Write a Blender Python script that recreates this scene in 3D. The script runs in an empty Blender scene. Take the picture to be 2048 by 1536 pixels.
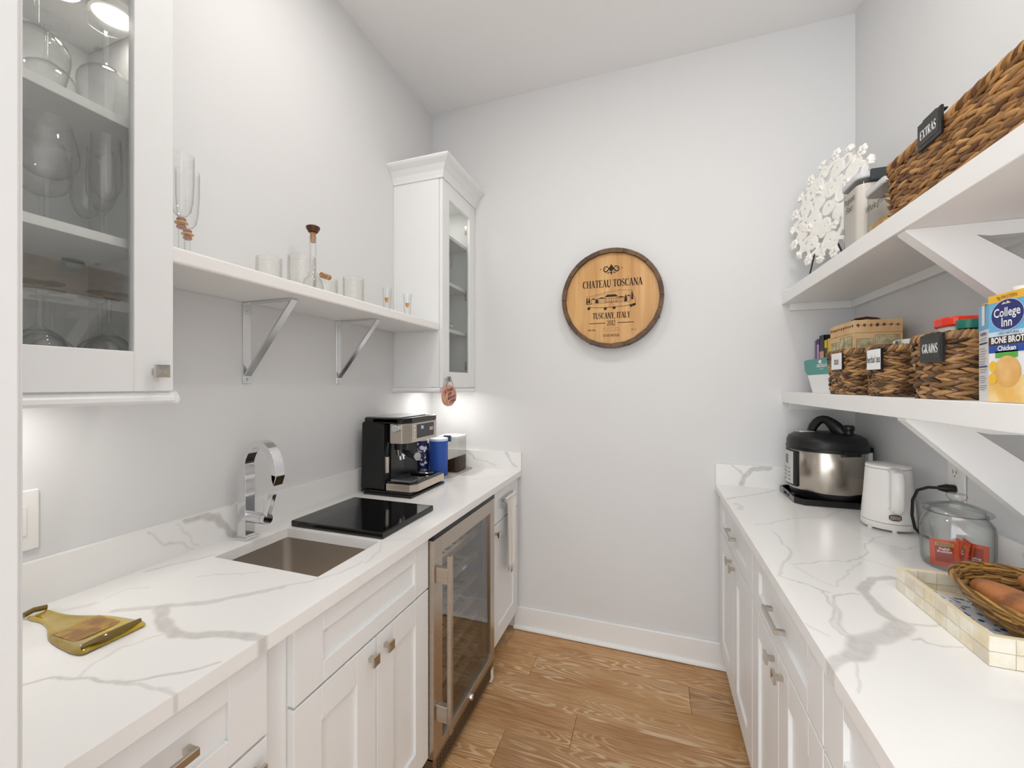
import bpy, bmesh, math, random
import numpy as np
from mathutils import Vector, Matrix
S = bpy.context.scene
C = S.collection
PI = math.pi
rnd = random.Random(7)

# ---------------------------------------------------------------- camera, world, lights, exposure
H_EYE, YAW, FPX, CX, CY = 1.4073, 0.3346, 824.95, 1019.06, 769.97
cam = bpy.data.cameras.new('camera')
cam.sensor_width = 36
cam.lens = FPX / 2048 * 36
cam.shift_x = (1024 - CX) / 2048
cam.shift_y = (CY - 768) / 2048
cam.clip_start = 0.02
camo = bpy.data.objects.new('camera', cam)
C.objects.link(camo)
camo.location = (0, 0, H_EYE)
camo.rotation_euler = (PI / 2, 0, YAW)
S.camera = camo
W = bpy.data.worlds.new('world')
S.world = W
W.use_nodes = True
W.node_tree.nodes['Background'].inputs[0].default_value = (0.94, 0.972, 1.0, 1)
W.node_tree.nodes['Background'].inputs[1].default_value = 2.9
def area(name, loc, size, power, col=(1, .965, .92), rot=(0, 0, 0), shape='DISK', spread=PI):
    l = bpy.data.lights.new(name, 'AREA')
    l.shape = shape
    l.size = size
    l.energy = power
    l.color = col
    l.spread = spread
    o = bpy.data.objects.new(name, l)
    C.objects.link(o)
    o.location = loc
    o.rotation_euler = rot
    return o
for lx, ly in ((-.70, 1.0), (.30, 1.0), (-.2, -.9)):
    area('ceiling_downlight_lamp', (lx, ly, 3.07), .15, 5.6)
S.view_settings.view_transform = 'Standard'
S.view_settings.look = 'None'
S.view_settings.gamma = 1
S.view_settings.use_curve_mapping = False
S.view_settings.exposure = 0.14
S.cycles.transparent_max_bounces = 24
S.cycles.max_bounces = 10

# ---------------------------------------------------------------- room numbers (metres)
XL, XR, YB, ZC = -1.306, 0.868, 2.284, 3.096
XLC, XRC, ZT = -0.717, 0.294, 0.915        # worktop fronts and height
YF = 0.22                                   # inner face of the entrance wall

# ---------------------------------------------------------------- helpers
def lin(c):
    return tuple(((v / 255) / 12.92 if v / 255 <= .04045 else ((v / 255 + .055) / 1.055) ** 2.4) for v in c[:3]) + (1,)
MATS = {}
def M(name, col=(200, 200, 200), rough=.5, metal=0., spec=.5, col2=None, nscale=(8, 8, 8), ndet=3., nlo=.4, nhi=.6,
      bump=0., bscale=60., emit=0., trans=0., coat=0., sheen=0., ior=1.45, attr=None, ramp=None, rnoise=0.):
    """procedural principled material: two colours mixed by noise (or by a mesh attribute), optional fine bump"""
    if name in MATS:
        return MATS[name]
    m = bpy.data.materials.new(name)
    m.use_nodes = True
    nt = m.node_tree
    N, L = nt.nodes, nt.links
    b = N['Principled BSDF']
    b.inputs['Base Color'].default_value = lin(col)
    b.inputs['Roughness'].default_value = rough
    b.inputs['Metallic'].default_value = metal
    b.inputs['Specular IOR Level'].default_value = spec
    b.inputs['Transmission Weight'].default_value = trans
    b.inputs['IOR'].default_value = ior
    b.inputs['Coat Weight'].default_value = coat
    b.inputs['Coat Roughness'].default_value = .05
    b.inputs['Sheen Weight'].default_value = sheen
    if emit:
        b.inputs['Emission Color'].default_value = lin(col)
        b.inputs['Emission Strength'].default_value = emit
    tc = N.new('ShaderNodeTexCoord')
    if col2 is not None or attr:
        mix = N.new('ShaderNodeMix')
        mix.data_type = 'RGBA'
        mix.inputs[6].default_value = lin(col)
        mix.inputs[7].default_value = lin(col2 if col2 else col)
        if attr:
            a = N.new('ShaderNodeAttribute')
            a.attribute_name = attr
            L.new(a.outputs['Fac'], mix.inputs[0])
        else:
            mp = N.new('ShaderNodeMapping')
            mp.inputs['Scale'].default_value = nscale
            nz = N.new('ShaderNodeTexNoise')
            nz.inputs['Detail'].default_value = ndet
            nz.inputs['Scale'].default_value = 1
            mr = N.new('ShaderNodeMapRange')
            mr.inputs[1].default_value = nlo
            mr.inputs[2].default_value = nhi
            L.new(tc.outputs['Object'], mp.inputs[0])
            L.new(mp.outputs[0], nz.inputs['Vector'])
            L.new(nz.outputs['Fac'], mr.inputs[0])
            L.new(mr.outputs[0], mix.inputs[0])
        L.new(mix.outputs[2], b.inputs['Base Color'])
    if bump:
        n2 = N.new('ShaderNodeTexNoise')
        m2 = N.new('ShaderNodeMapping')
        m2.inputs['Scale'].default_value = bscale if isinstance(bscale, tuple) else (bscale,) * 3
        n2.inputs['Scale'].default_value = 1
        n2.inputs['Detail'].default_value = 2
        bp = N.new('ShaderNodeBump')
        bp.inputs['Strength'].default_value = bump
        bp.inputs['Distance'].default_value = .002
        L.new(tc.outputs['Object'], m2.inputs[0])
        L.new(m2.outputs[0], n2.inputs['Vector'])
        L.new(n2.outputs['Fac'], bp.inputs['Height'])
        L.new(bp.outputs[0], b.inputs['Normal'])
    MATS[name] = m
    return m
def glass(name, tint=(250, 252, 251), edge=(150, 158, 156), refl=1.0, rough=.01, bump=0., bscale=40., rmax=.85):
    """thin clear glass: transparent body, more absorption towards grazing angles, fresnel reflection"""
    m = bpy.data.materials.new(name)
    m.use_nodes = True
    nt = m.node_tree
    N, L = nt.nodes, nt.links
    N.remove(N['Principled BSDF'])
    out = N['Material Output']
    lw = N.new('ShaderNodeLayerWeight')
    lw.inputs[0].default_value = .5
    def pw(e):
        q = N.new('ShaderNodeMath'); q.operation = 'POWER'; q.inputs[1].default_value = e
        L.new(lw.outputs['Facing'], q.inputs[0])
        return q.outputs[0]
    mix = N.new('ShaderNodeMix')
    mix.data_type = 'RGBA'
    mix.inputs[6].default_value = lin(tint)
    mix.inputs[7].default_value = lin(edge)
    L.new(pw(3), mix.inputs[0])
    t = N.new('ShaderNodeBsdfTransparent')
    g = N.new('ShaderNodeBsdfGlossy')
    g.inputs['Roughness'].default_value = rough
    mu = N.new('ShaderNodeMapRange')       # Schlick reflectance
    mu.inputs[3].default_value = .04 * refl
    mu.inputs[4].default_value = rmax
    ms = N.new('ShaderNodeMixShader')
    L.new(mix.outputs[2], t.inputs[0])
    L.new(pw(5), mu.inputs[0])
    L.new(mu.outputs[0], ms.inputs[0])
    L.new(t.outputs[0], ms.inputs[1])
    L.new(g.outputs[0], ms.inputs[2])
    L.new(ms.outputs[0], out.inputs[0])
    if bump:
        tc = N.new('ShaderNodeTexCoord')
        v = N.new('ShaderNodeTexVoronoi')
        v.inputs['Scale'].default_value = bscale
        bp = N.new('ShaderNodeBump')
        bp.inputs['Strength'].default_value = bump
        bp.inputs['Distance'].default_value = .004
        L.new(tc.outputs['Object'], v.inputs['Vector'])
        L.new(v.outputs['Distance'], bp.inputs['Height'])
        for q in (lw, g):
            L.new(bp.outputs[0], q.inputs['Normal'])
    MATS[name] = m
    return m

class MB:
    """mesh builder: collects shapes and links them as one mesh object"""
    def __init__(s):
        s.v, s.f, s.t, s.sm = [], [], [], []
        s.tone = 0.
    def add(s, vs, fs, smooth=False):
        o = len(s.v)
        s.v += [tuple(p) for p in vs]
        s.f += [tuple(i + o for i in f) for f in fs]
        s.t += [s.tone] * len(vs)
        s.sm += [smooth] * len(fs)
        return s
    def box(s, x0, y0, z0, x1, y1, z1):
        x0, x1 = sorted((x0, x1)); y0, y1 = sorted((y0, y1)); z0, z1 = sorted((z0, z1))
        v = [(x0, y0, z0), (x1, y0, z0), (x1, y1, z0), (x0, y1, z0), (x0, y0, z1), (x1, y0, z1), (x1, y1, z1), (x0, y1, z1)]
        return s.add(v, [(0, 3, 2, 1), (4, 5, 6, 7), (0, 1, 5, 4), (1, 2, 6, 5), (2, 3, 7, 6), (3, 0, 4, 7)])
    def prism(s, poly, axis, a, b, smooth=False):
        """extrude a 2D polygon along axis; poly coordinates are the other two axes in xyz order"""
        n = len(poly)
        def p(q, c):
            return {'x': (c, q[0], q[1]), 'y': (q[0], c, q[1]), 'z': (q[0], q[1], c)}[axis]
        ar = sum(poly[i][0] * poly[(i + 1) % n][1] - poly[(i + 1) % n][0] * poly[i][1] for i in range(n))
        if (ar < 0) != (axis == 'y'):
            poly = poly[::-1]
        if a > b:
            a, b = b, a
        v = [p(q, a) for q in poly] + [p(q, b) for q in poly]
        s.add(v, [tuple(range(n - 1, -1, -1)), tuple(range(n, 2 * n))])
        o = len(s.v) - 2 * n
        for i in range(n):
            j = (i + 1) % n
            s.f.append((o + i, o + j, o + n + j, o + n + i))
            s.sm.append(smooth)
        return s
    def lathe(s, prof, c=(0, 0, 0), n=32, smooth=True, sx=1., sy=1., a0=0., a1=2 * PI):
        full = abs(a1 - a0 - 2 * PI) < 1e-6
        k = n if full else n + 1
        vs, fs = [], []
        for i in range(k):
            a = a0 + (a1 - a0) * i / n
            for r, z in prof:
                vs.append((c[0] + r * math.cos(a) * sx, c[1] + r * math.sin(a) * sy, c[2] + z))
        m = len(prof)
        for i in range(n):
            j = (i + 1) % k
            for q in range(m - 1):
                if prof[q][0] < 1e-6 and prof[q + 1][0] < 1e-6:
                    continue
                if prof[q][0] < 1e-6:
                    fs.append((i * m + q, j * m + q + 1, i * m + q + 1))
                elif prof[q + 1][0] < 1e-6:
                    fs.append((i * m + q, j * m + q, i * m + q + 1))
                else:
                    fs.append((i * m + q, j * m + q, j * m + q + 1, i * m + q + 1))
        return s.add(vs, fs, smooth)
    def tube(s, path, r, n=8, closed=False, smooth=True, flat=1., cap=True, up=None):
        """tube along a path; r a number or a list; flat squashes the second cross axis"""
        P = [Vector(p) for p in path]
        m = len(P)
        R = r if isinstance(r, (list, tuple)) else [r] * m
        vs, fs = [], []
        nx = None
        for i in range(m):
            if closed:
                d = P[(i + 1) % m] - P[i - 1]
            else:
                d = P[min(i + 1, m - 1)] - P[max(i - 1, 0)]
            d.normalize()
            if up is not None:
                nx = Vector(up) - d * d.dot(Vector(up))
            elif nx is None:
                nx = d.cross(Vector((0, 0, 1)))
                if nx.length < .1:
                    nx = d.cross(Vector((1, 0, 0)))
            else:
                nx = nx - d * d.dot(nx)
            nx.normalize()
            ny = d.cross(nx)
            for q in range(n):
                a = 2 * PI * q / n
                vs.append(P[i] + nx * (math.cos(a) * R[i]) + ny * (math.sin(a) * R[i] * flat))
        for i in range(m if closed else m - 1):
            j = (i + 1) % m
            for q in range(n):
                w = (q + 1) % n
                fs.append((i * n + q, i * n + w, j * n + w, j * n + q))
        s.add(vs, fs, smooth)
        if cap and not closed:
            o = len(s.v) - len(vs)
            s.f += [tuple(o + q for q in range(n - 1, -1, -1)), tuple(o + (m - 1) * n + q for q in range(n))]
            s.sm += [False, False]
        return s
    def sphere(s, c, r, n=16, m=10, sx=1., sy=1., sz=1.):
        return s.lathe([(r * math.sin(PI * i / m), -r * math.cos(PI * i / m) * sz) for i in range(m + 1)], c, n, True, sx, sy)
    def strip(s, pts, w, fr):
        """flat line of width w along 2D points in a frame fr=(origin, xdir, ydir)"""
        o, xd, yd = fr
        P = [Vector(p) for p in pts]
        m = len(P)
        vs = []
        for i in range(m):
            d = (P[min(i + 1, m - 1)] - P[max(i - 1, 0)])
            if d.length < 1e-9:
                d = Vector((1, 0))
            d.normalize()
            q = Vector((-d.y, d.x)) * ((w[i] if isinstance(w, (list, tuple)) else w) / 2)
            for e in (P[i] + q, P[i] - q):
                vs.append(o + xd * e.x + yd * e.y)
        return s.add(vs, [(2 * i, 2 * i + 1, 2 * i + 3, 2 * i + 2) for i in range(m - 1)])
    def poly(s, pts, fr):
        o, xd, yd = fr
        return s.add([o + xd * p[0] + yd * p[1] for p in pts], [tuple(range(len(pts)))])
    def xf(s, mat, start=0):
        for i in range(start, len(s.v)):
            s.v[i] = tuple(mat @ Vector(s.v[i]))
        return s
    def build(s, name, mat, parent=None, smooth=False, bevel=0., seg=2, angle=40, tone=False, subsurf=0, solid=0.):
        me = bpy.data.meshes.new(name)
        off = Vector((0, 0, 0))
        if parent is not None:
            q = parent
            while q.parent:
                q = q.parent
            if not q.get('_local'):
                off = q.location
        me.from_pydata([(p[0] - off[0], p[1] - off[1], p[2] - off[2]) for p in s.v], [], s.f)
        me.validate()
        if len(me.polygons) == len(s.f):
            me.polygons.foreach_set('use_smooth', [bool(q or smooth) for q in s.sm])
        elif smooth or any(s.sm):
            me.polygons.foreach_set('use_smooth', [True] * len(me.polygons))
        if smooth or any(s.sm):
            me.set_sharp_from_angle(angle=math.radians(angle))
        if tone:
            at = me.attributes.new('tone', 'FLOAT', 'POINT')
            at.data.foreach_set('value', s.t)
        me.materials.append(mat)
        o = bpy.data.objects.new(name, me)
        C.objects.link(o)
        if parent is not None:
            o.parent = parent
        if solid:
            md = o.modifiers.new('thickness', 'SOLIDIFY')
            md.thickness = solid
            md.offset = 0
        if bevel:
            md = o.modifiers.new('edge', 'BEVEL')
            md.width = bevel
            md.segments = seg
            md.limit_method = 'ANGLE'
            md.angle_limit = math.radians(50)
        if subsurf:
            md = o.modifiers.new('smooth', 'SUBSURF')
            md.levels = md.render_levels = subsurf
        return o
def thing(name, label, cat, loc=(0, 0, 0), rz=0., group=None, local=False):
    o = bpy.data.objects.new(name, None)
    o.empty_display_size = .02
    C.objects.link(o)
    o.location = loc
    o.rotation_euler = (0, 0, rz)
    o['label'] = label
    o['category'] = cat
    if local:
        o['_local'] = 1
    if group:
        o['group'] = group
    return o
def tag(o, label, cat, group=None):
    o['label'] = label
    o['category'] = cat
    if group:
        o['group'] = group
    return o
def struct(o, label=None):
    o['kind'] = 'structure'
    if label:
        o['label'] = label
    return o
def dup(root, loc, rz=0., label=None):
    r = root.copy(); C.objects.link(r)
    r.location = loc; r.rotation_euler = (0, 0, rz)
    if label:
        r['label'] = label
    for ch in list(root.children):
        c = ch.copy(); C.objects.link(c); c.parent = r
        for g in list(ch.children):
            d = g.copy(); C.objects.link(d); d.parent = c
    return r
TEXTS = []
def text(body, size, mat, parent, fr, name='lettering', shear=0., space=1., align='CENTER', bold=0., sx=1.):
    """flat lettering; fr=(origin, xdir, ydir) in the coordinates the thing is authored in"""
    cu = bpy.data.curves.new(name, 'FONT')
    cu.body = body
    cu.size = size
    cu.shear = shear
    cu.space_character = space
    cu.align_x = align
    cu.align_y = 'CENTER'
    cu.offset = bold
    cu.resolution_u = 2
    o = bpy.data.objects.new(name, cu)
    C.objects.link(o)
    TEXTS.append((o, mat, parent, fr, sx, name))
def finish_texts():
    dg = bpy.context.evaluated_depsgraph_get()
    for o, mat, parent, fr, sx, name in TEXTS:
        me = bpy.data.meshes.new_from_object(o.evaluated_get(dg))
        q = parent
        while q.parent:
            q = q.parent
        off = Vector((0, 0, 0)) if q.get('_local') else q.location
        for v in me.vertices:
            v.co = fr[0] + fr[1] * (v.co.x * sx) + fr[2] * v.co.y - off
        me.materials.clear()
        me.materials.append(mat)
        bpy.data.objects.remove(o)
        n = bpy.data.objects.new(name, me)
        C.objects.link(n)
        n.parent = parent
V = lambda *a: Vector(a)
def arc(cx, cy, rx, ry, a0, a1, n=10):
    return [(cx + rx * math.cos(math.radians(a0 + (a1 - a0) * i / n)), cy + ry * math.sin(math.radians(a0 + (a1 - a0) * i / n))) for i in range(n + 1)]
# a small roman serif alphabet: strokes (points, width), unit cap height
TK, TN = .15, .055
def _ser(x, y, w=.28):
    return ([(x - w / 2, y), (x + w / 2, y)], TN)
def _glyphs():
    G = {}
    b, t = TN / 2, 1 - TN / 2
    st = lambda x: ([(x, 0), (x, 1)], TK)
    G['H'] = (.80, [st(.14), st(.66), ([(.14, .5), (.66, .5)], TN), _ser(.14, b), _ser(.14, t), _ser(.66, b), _ser(.66, t)])
    G['I'] = (.34, [st(.17), _ser(.17, b), _ser(.17, t)])
    G['T'] = (.70, [st(.35), ([(.03, t), (.67, t)], TN), ([(.045, 1), (.045, .78)], TN), ([(.655, 1), (.655, .78)], TN), _ser(.35, b)])
    G['E'] = (.66, [st(.14), ([(.02, t), (.6, t)], TN), ([(.02, b), (.62, b)], TN), ([(.14, .5), (.46, .5)], TN), ([(.575, 1), (.575, .8)], TN), ([(.6, 0), (.6, .22)], TN), ([(.45, .4), (.45, .6)], TN)])
    G['L'] = (.62, [st(.14), _ser(.14, t), ([(.02, b), (.6, b)], TN), ([(.575, 0), (.575, .24)], TN)])
    G['A'] = (.78, [([(.1, 0), (.38, 1)], TN * 1.2), ([(.36, 1), (.66, 0)], TK), ([(.18, .33), (.54, .33)], TN), _ser(.1, b, .24), _ser(.66, b, .28)])
    G['N'] = (.80, [([(.13, 0), (.13, 1)], TN * 1.2), ([(.12, 1), (.68, 0)], TK), ([(.67, 0), (.67, 1)], TN * 1.2), _ser(.13, b, .22), _ser(.08, t, .2), _ser(.67, t, .22)])
    G['U'] = (.78, [([(.15, 1), (.15, .32)] + arc(.39, .32, .24, .29, 180, 300, 8), TK), (arc(.39, .32, .26, .30, 285, 360, 6) + [(.65, 1)], TN * 1.2), _ser(.15, t), _ser(.65, t, .24)])
    G['C'] = (.74, [(arc(.4, .5, .31, .46, 55, 150, 9), TN * 1.3), (arc(.4, .5, .31, .46, 115, 245, 10), TK), (arc(.4, .5, .31, .46, 230, 315, 8), TN * 1.3), ([(.61, .98), (.61, .68)], TN)])
    G['G'] = (.80, G['C'][1] + [([(.62, .06), (.62, .42)], TK), _ser(.62, .42)])
    G['O'] = (.82, [(arc(.41, .5, .31, .46, 60, 120, 8), TN), (arc(.41, .5, .31, .46, 110, 250, 12), TK), (arc(.41, .5, .31, .46, 240, 300, 8), TN), (arc(.41, .5, .31, .46, -70, 70, 12), TK)])
    G['S'] = (.62, [(arc(.3, .73, .2, .24, 40, 180, 9), TN * 1.3), ([(.11, .73), (.15, .6), (.3, .51), (.45, .41), (.49, .27)], TK), (arc(.3, .27, .2, .24, 0, -145, 9), TN * 1.3), ([(.47, .98), (.47, .74)], TN), ([(.1, .02), (.1, .28)], TN)])
    G['Y'] = (.74, [([(.12, 1), (.37, .46)], TK), ([(.64, 1), (.37, .46)], TN * 1.2), ([(.37, 0), (.37, .5)], TK), _ser(.12, t, .26), _ser(.64, t, .22), _ser(.37, b)])
    G['R'] = (.76, [st(.15), ([(.03, t), (.36, t)] + arc(.36, .74, .2, .235, 90, -90, 10) + [(.15, .5)], [TN, TN] + [TN * 1.6] * 11 + [TN]), ([(.34, .5), (.66, 0)], TK), _ser(.15, b), _ser(.68, b, .18)])
    G['X'] = (.76, [([(.14, 1), (.62, 0)], TK), ([(.6, 1), (.14, 0)], TN * 1.2), _ser(.14, b, .22), _ser(.62, b, .26), _ser(.14, t, .26), _ser(.6, t, .22)])
    G['W'] = (1.04, [([(.1, 1), (.33, 0)], TK), ([(.33, 0), (.52, 1)], TN), ([(.5, 1), (.73, 0)], TK), ([(.73, 0), (.93, 1)], TN), _ser(.1, t, .24), _ser(.93, t, .2)])
    G['B'] = (.70, [st(.15), ([(.03, t), (.34, t)] + arc(.34, .75, .18, .225, 90, -90, 9) + [(.15, .52)], TN * 1.4), ([(.15, .52), (.36, .52)] + arc(.36, .27, .2, .245, 90, -90, 9) + [(.03, b)], TN * 1.4)])
    G['D'] = (.78, [st(.15), ([(.03, t), (.32, t)] + arc(.32, .5, .33, .47, 90, -90, 12) + [(.03, b)], TN * 1.6)])
    G['2'] = (.56, [(arc(.27, .74, .18, .23, 170, -20, 10) + [(.1, .06)], TN * 1.7), ([(.06, .05), (.5, .05)], TN * 2)])
    G['0'] = (.56, [(arc(.28, .5, .19, .46, 0, 360, 20), TN * 1.8)])
    G['1'] = (.44, [([(.24, 0), (.24, 1)], TK * .9), ([(.24, .97), (.1, .84)], TN), _ser(.24, b)])
    G[','] = (.24, [([(.12, .1), (.06, -.16)], TK * .8)])
    G[' '] = (.34, [])
    return G
GLY = _glyphs()
def serif(body, size, mat, parent, fr, name='lettering', sx=1., track=.02):
    w = sum(GLY[c][0] + track for c in body) * sx
    mb = MB()
    x = -w / 2
    for ch in body:
        adv, strokes = GLY[ch]
        for pts, wd in strokes:
            mb.strip([((x + p[0] * sx) * size, (p[1] - .5) * size) for p in pts], [q * size for q in wd] if isinstance(wd, list) else wd * size, fr)
        x += (adv + track) * sx
    return mb.build(name, mat, parent)

# ---------------------------------------------------------------- materials
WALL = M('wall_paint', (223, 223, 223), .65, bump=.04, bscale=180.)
CEIL = M('ceiling_paint', (243, 243, 243), .7, bump=.03, bscale=150.)
TRIM = M('trim_paint', (240, 240, 239), .35)
CAB = M('cabinet_paint', (237, 238, 238), .38, bump=.01, bscale=120.)
CABIN = M('cabinet_interior', (238, 238, 237), .5)
SHELFP = M('shelf_paint', (240, 239, 237), .35)
STEEL = M('brushed_steel', (196, 186, 174), .30, 1., col2=(190, 180, 168), nscale=(2, 2, 160), bump=.008, bscale=(4, 4, 300))
STEELH = M('brushed_steel_sink', (206, 198, 188), .42, 1., bump=.03, bscale=(300, 8, 8))
CHROME = M('chrome', (225, 226, 228), .06, 1.)
NICKEL = M('polished_nickel', (205, 200, 192), .16, 1.)
BLACKP = M('black_plastic', (20, 20, 21), .38)
BLACKG = M('black_gloss', (10, 10, 11), .08, coat=.4)
GRANITE = M('black_granite', (9, 9, 10), .07, col2=(34, 33, 33), nscale=(900, 900, 900), nlo=.62, nhi=.72, spec=.6)
PANE = glass('pane_glass', (250, 251, 250), (206, 208, 207), 2.0)
PANEC = glass('clear_pane_glass', (249, 250, 249), (205, 208, 207), 1.2)
STEM = glass('stemware_glass', (255, 255, 255), (224, 225, 224), 1.5)
THICK = glass('thick_clear_glass', (253, 254, 254), (164, 170, 168), 1.6)
BUBBLE = glass('bubbled_glass', (255, 255, 254), (214, 213, 206), 1.0, .03, .5, 90., .22)
COOLG = glass('cooler_tinted_glass', (234, 236, 237), (140, 144, 146), 4.5)
INK = M('dark_ink', (40, 27, 20), .7)
BLACKINK = M('black_ink', (18, 18, 18), .7)
WHITEP = M('white_plastic', (238, 236, 233), .3)
PAPER = M('white_card', (240, 240, 240), .7)

def floor_mat():
    m = bpy.data.materials.new('oak_floor')
    m.use_nodes = True
    nt = m.node_tree
    N, L = nt.nodes, nt.links
    b = N['Principled BSDF']
    tc = N.new('ShaderNodeTexCoord')
    oi = N.new('ShaderNodeObjectInfo')
    off = N.new('ShaderNodeVectorMath'); off.operation = 'SCALE'
    off.inputs[0].default_value = (37, 53, 11)
    L.new(oi.outputs['Random'], off.inputs['Scale'])
    ad = N.new('ShaderNodeVectorMath'); ad.operation = 'ADD'
    L.new(tc.outputs['Object'], ad.inputs[0]); L.new(off.outputs[0], ad.inputs[1])
    def noise(sc, det, dist=0.):
        mp = N.new('ShaderNodeMapping'); mp.inputs['Scale'].default_value = sc
        nz = N.new('ShaderNodeTexNoise'); nz.inputs['Scale'].default_value = 1; nz.inputs['Detail'].default_value = det
        nz.inputs['Distortion'].default_value = dist
        L.new(ad.outputs[0], mp.inputs[0]); L.new(mp.outputs[0], nz.inputs['Vector'])
        return nz.outputs['Fac']
    def math_(op, a, bb):
        q = N.new('ShaderNodeMath'); q.operation = op
        for i, z in enumerate((a, bb)):
            if isinstance(z, (int, float)):
                q.inputs[i].default_value = z
            elif z is not None:
                L.new(z, q.inputs[i])
        return q.outputs[0]
    def mr(a, lo, hi, o0=0., o1=1.):
        q = N.new('ShaderNodeMapRange'); q.inputs[1].default_value = lo; q.inputs[2].default_value = hi
        q.inputs[3].default_value = o0; q.inputs[4].default_value = o1
        L.new(a, q.inputs[0]); return q.outputs[0]
    def mixc(f, a, bb):
        q = N.new('ShaderNodeMix'); q.data_type = 'RGBA'
        L.new(f, q.inputs[0])
        for i, z in ((6, a), (7, bb)):
            if isinstance(z, tuple):
                q.inputs[i].default_value = lin(z)
            else:
                L.new(z, q.inputs[i])
        return q.outputs[2]
    rings = math_('SINE', math_('MULTIPLY', noise((1.1, 8., 1), 2.2, .15), 190.), None)
    rings = mr(rings, .1, 1.)
    zone = mr(noise((2.2, 5, 1), 1), .42, .60)
    streak = mr(noise((9, 260, 9), 3), .45, .72)
    blot = mr(noise((2.5, 7, 2), 3), .3, .7)
    base = mixc(blot, (164, 115, 68), (192, 146, 94))
    c = mixc(math_('MULTIPLY', streak, .7), base, (214, 182, 140))
    c = mixc(math_('MULTIPLY', math_('MULTIPLY', rings, zone), .8), c, (226, 200, 164))
    tone = mr(oi.outputs['Random'], 0, 1, .82, 1.10)
    hs = N.new('ShaderNodeHueSaturation')
    L.new(tone, hs.inputs['Value']); L.new(c, hs.inputs['Color'])
    L.new(hs.outputs[0], b.inputs['Base Color'])
    b.inputs['Roughness'].default_value = .46
    bp = N.new('ShaderNodeBump'); bp.inputs['Strength'].default_value = .12; bp.inputs['Distance'].default_value = .002
    L.new(math_('ADD', streak, rings), bp.inputs['Height']); L.new(bp.outputs[0], b.inputs['Normal'])
    return m
FLOOR = floor_mat()

def quartz_mat():
    m = M('veined_quartz', (240, 238, 235), .16, spec=.5)
    nt = m.node_tree
    N, L = nt.nodes, nt.links
    b = N['Principled BSDF']
    a = N.new('ShaderNodeAttribute'); a.attribute_name = 'vein'
    tc = N.new('ShaderNodeTexCoord')
    nz = N.new('ShaderNodeTexNoise'); nz.inputs['Scale'].default_value = 55; nz.inputs['Detail'].default_value = 4
    L.new(tc.outputs['Object'], nz.inputs['Vector'])
    mr = N.new('ShaderNodeMapRange'); mr.inputs[1].default_value = .3; mr.inputs[2].default_value = .65; mr.inputs[3].default_value = .7
    L.new(nz.outputs['Fac'], mr.inputs[0])
    mu = N.new('ShaderNodeMath'); mu.operation = 'MULTIPLY'
    L.new(a.outputs['Fac'], mu.inputs[0]); L.new(mr.outputs[0], mu.inputs[1])
    mx = N.new('ShaderNodeMix'); mx.data_type = 'RGBA'
    mx.inputs[6].default_value = lin((241, 240, 238)); mx.inputs[7].default_value = lin((192, 188, 184))
    L.new(mu.outputs[0], mx.inputs[0]); L.new(mx.outputs[2], b.inputs['Base Color'])
    return m
QUARTZ = quartz_mat()

# ---------------------------------------------------------------- room shell
fl = struct(MB().box(-2.6, -2.6, -.06, 2.2, YB + .1, -.0125).build('floor', M('subfloor', (70, 50, 32), .8)))
PW = .1695
joints = {0: (-.751,), 1: (-.567, .157), 2: (-1.2, .52), 3: (-.305,), 4: (-.568, .41), 5: (-.1,), 6: (-.9, .6), 7: (.2,), 8: (-.5,), 9: (0.,)}
for r in range(24):
    y1 = 2.262 - PW * r
    y0 = y1 - PW
    xs = [-2.6] + sorted(joints.get(r, (rnd.uniform(-1, .3),))) + [2.2]
    if r == 0:
        y1 = YB + .05
    for i in range(len(xs) - 1):
        o = MB().box(0, 0, 0, xs[i + 1] - xs[i] - .0012, y1 - y0 - .0012, .0125).build('floor_plank', FLOOR, None, bevel=.0009, seg=1)
        o.location = (xs[i], y0, -.0125)
        o.parent = fl
struct(MB().box(XL - .1, -2.6, ZC, XR + .1, YB + .1, ZC + .1).build('ceiling', CEIL))
struct(MB().box(XL - .1, YB, -.05, XR + .1, YB + .1, ZC).build('wall_back', WALL))
struct(MB().box(XL - .1, .1, -.05, XL, YB, ZC).build('wall_left', WALL))
struct(MB().box(XR, -2.6, -.05, XR + .1, YB, ZC).build('wall_right', WALL))  # stretch behind the camera is unseen, added to shade the door jamb
# entrance wall stub with its door jamb, just beside the camera on the left
XJ = -YF * math.tan(math.radians(69.05)) 
struct(MB().box(XL - .1, .10, -.05, XJ - .02, YF - .002, ZC).build('wall_front', WALL))
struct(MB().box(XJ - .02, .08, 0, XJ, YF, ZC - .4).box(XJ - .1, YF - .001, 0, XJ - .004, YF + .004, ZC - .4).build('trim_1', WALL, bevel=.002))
# baseboard with shoe moulding on the back wall
bb = struct(MB().box(-.76, YB - .015, 0.004, .34, YB, .128).build('baseboard_back', TRIM, bevel=.004))
MB().prism([(YB - .015, .004), (YB - .030, .004), (YB - .029, .012), (YB - .024, .019), (YB - .015, .022)], 'x', -.76, .34).build('shoe_moulding', TRIM, bb)
# ceiling downlights (above the frame)
for i, (lx, ly, w) in enumerate(((-.70, 1.0, 'over the sink side'), (.30, 1.0, 'over the shelf side'), (-.2, -.9, 'outside the entrance'))):
    t = thing('ceiling_downlight', 'round white recessed ceiling light ' + w, 'light', (lx, ly, ZC), group='recessed ceiling lights')
    MB().lathe([(.075, 0), (.095, 0), (.095, -.006), (.075, -.006), (.075, 0)], (lx, ly, ZC), 32).build('trim_ring', WHITEP, t)
    MB().lathe([(0, -.002), (.075, -.002)], (lx, ly, ZC), 32).build('lens', M('lamp_lens', (255, 244, 228), .4, emit=3.), t)

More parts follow.
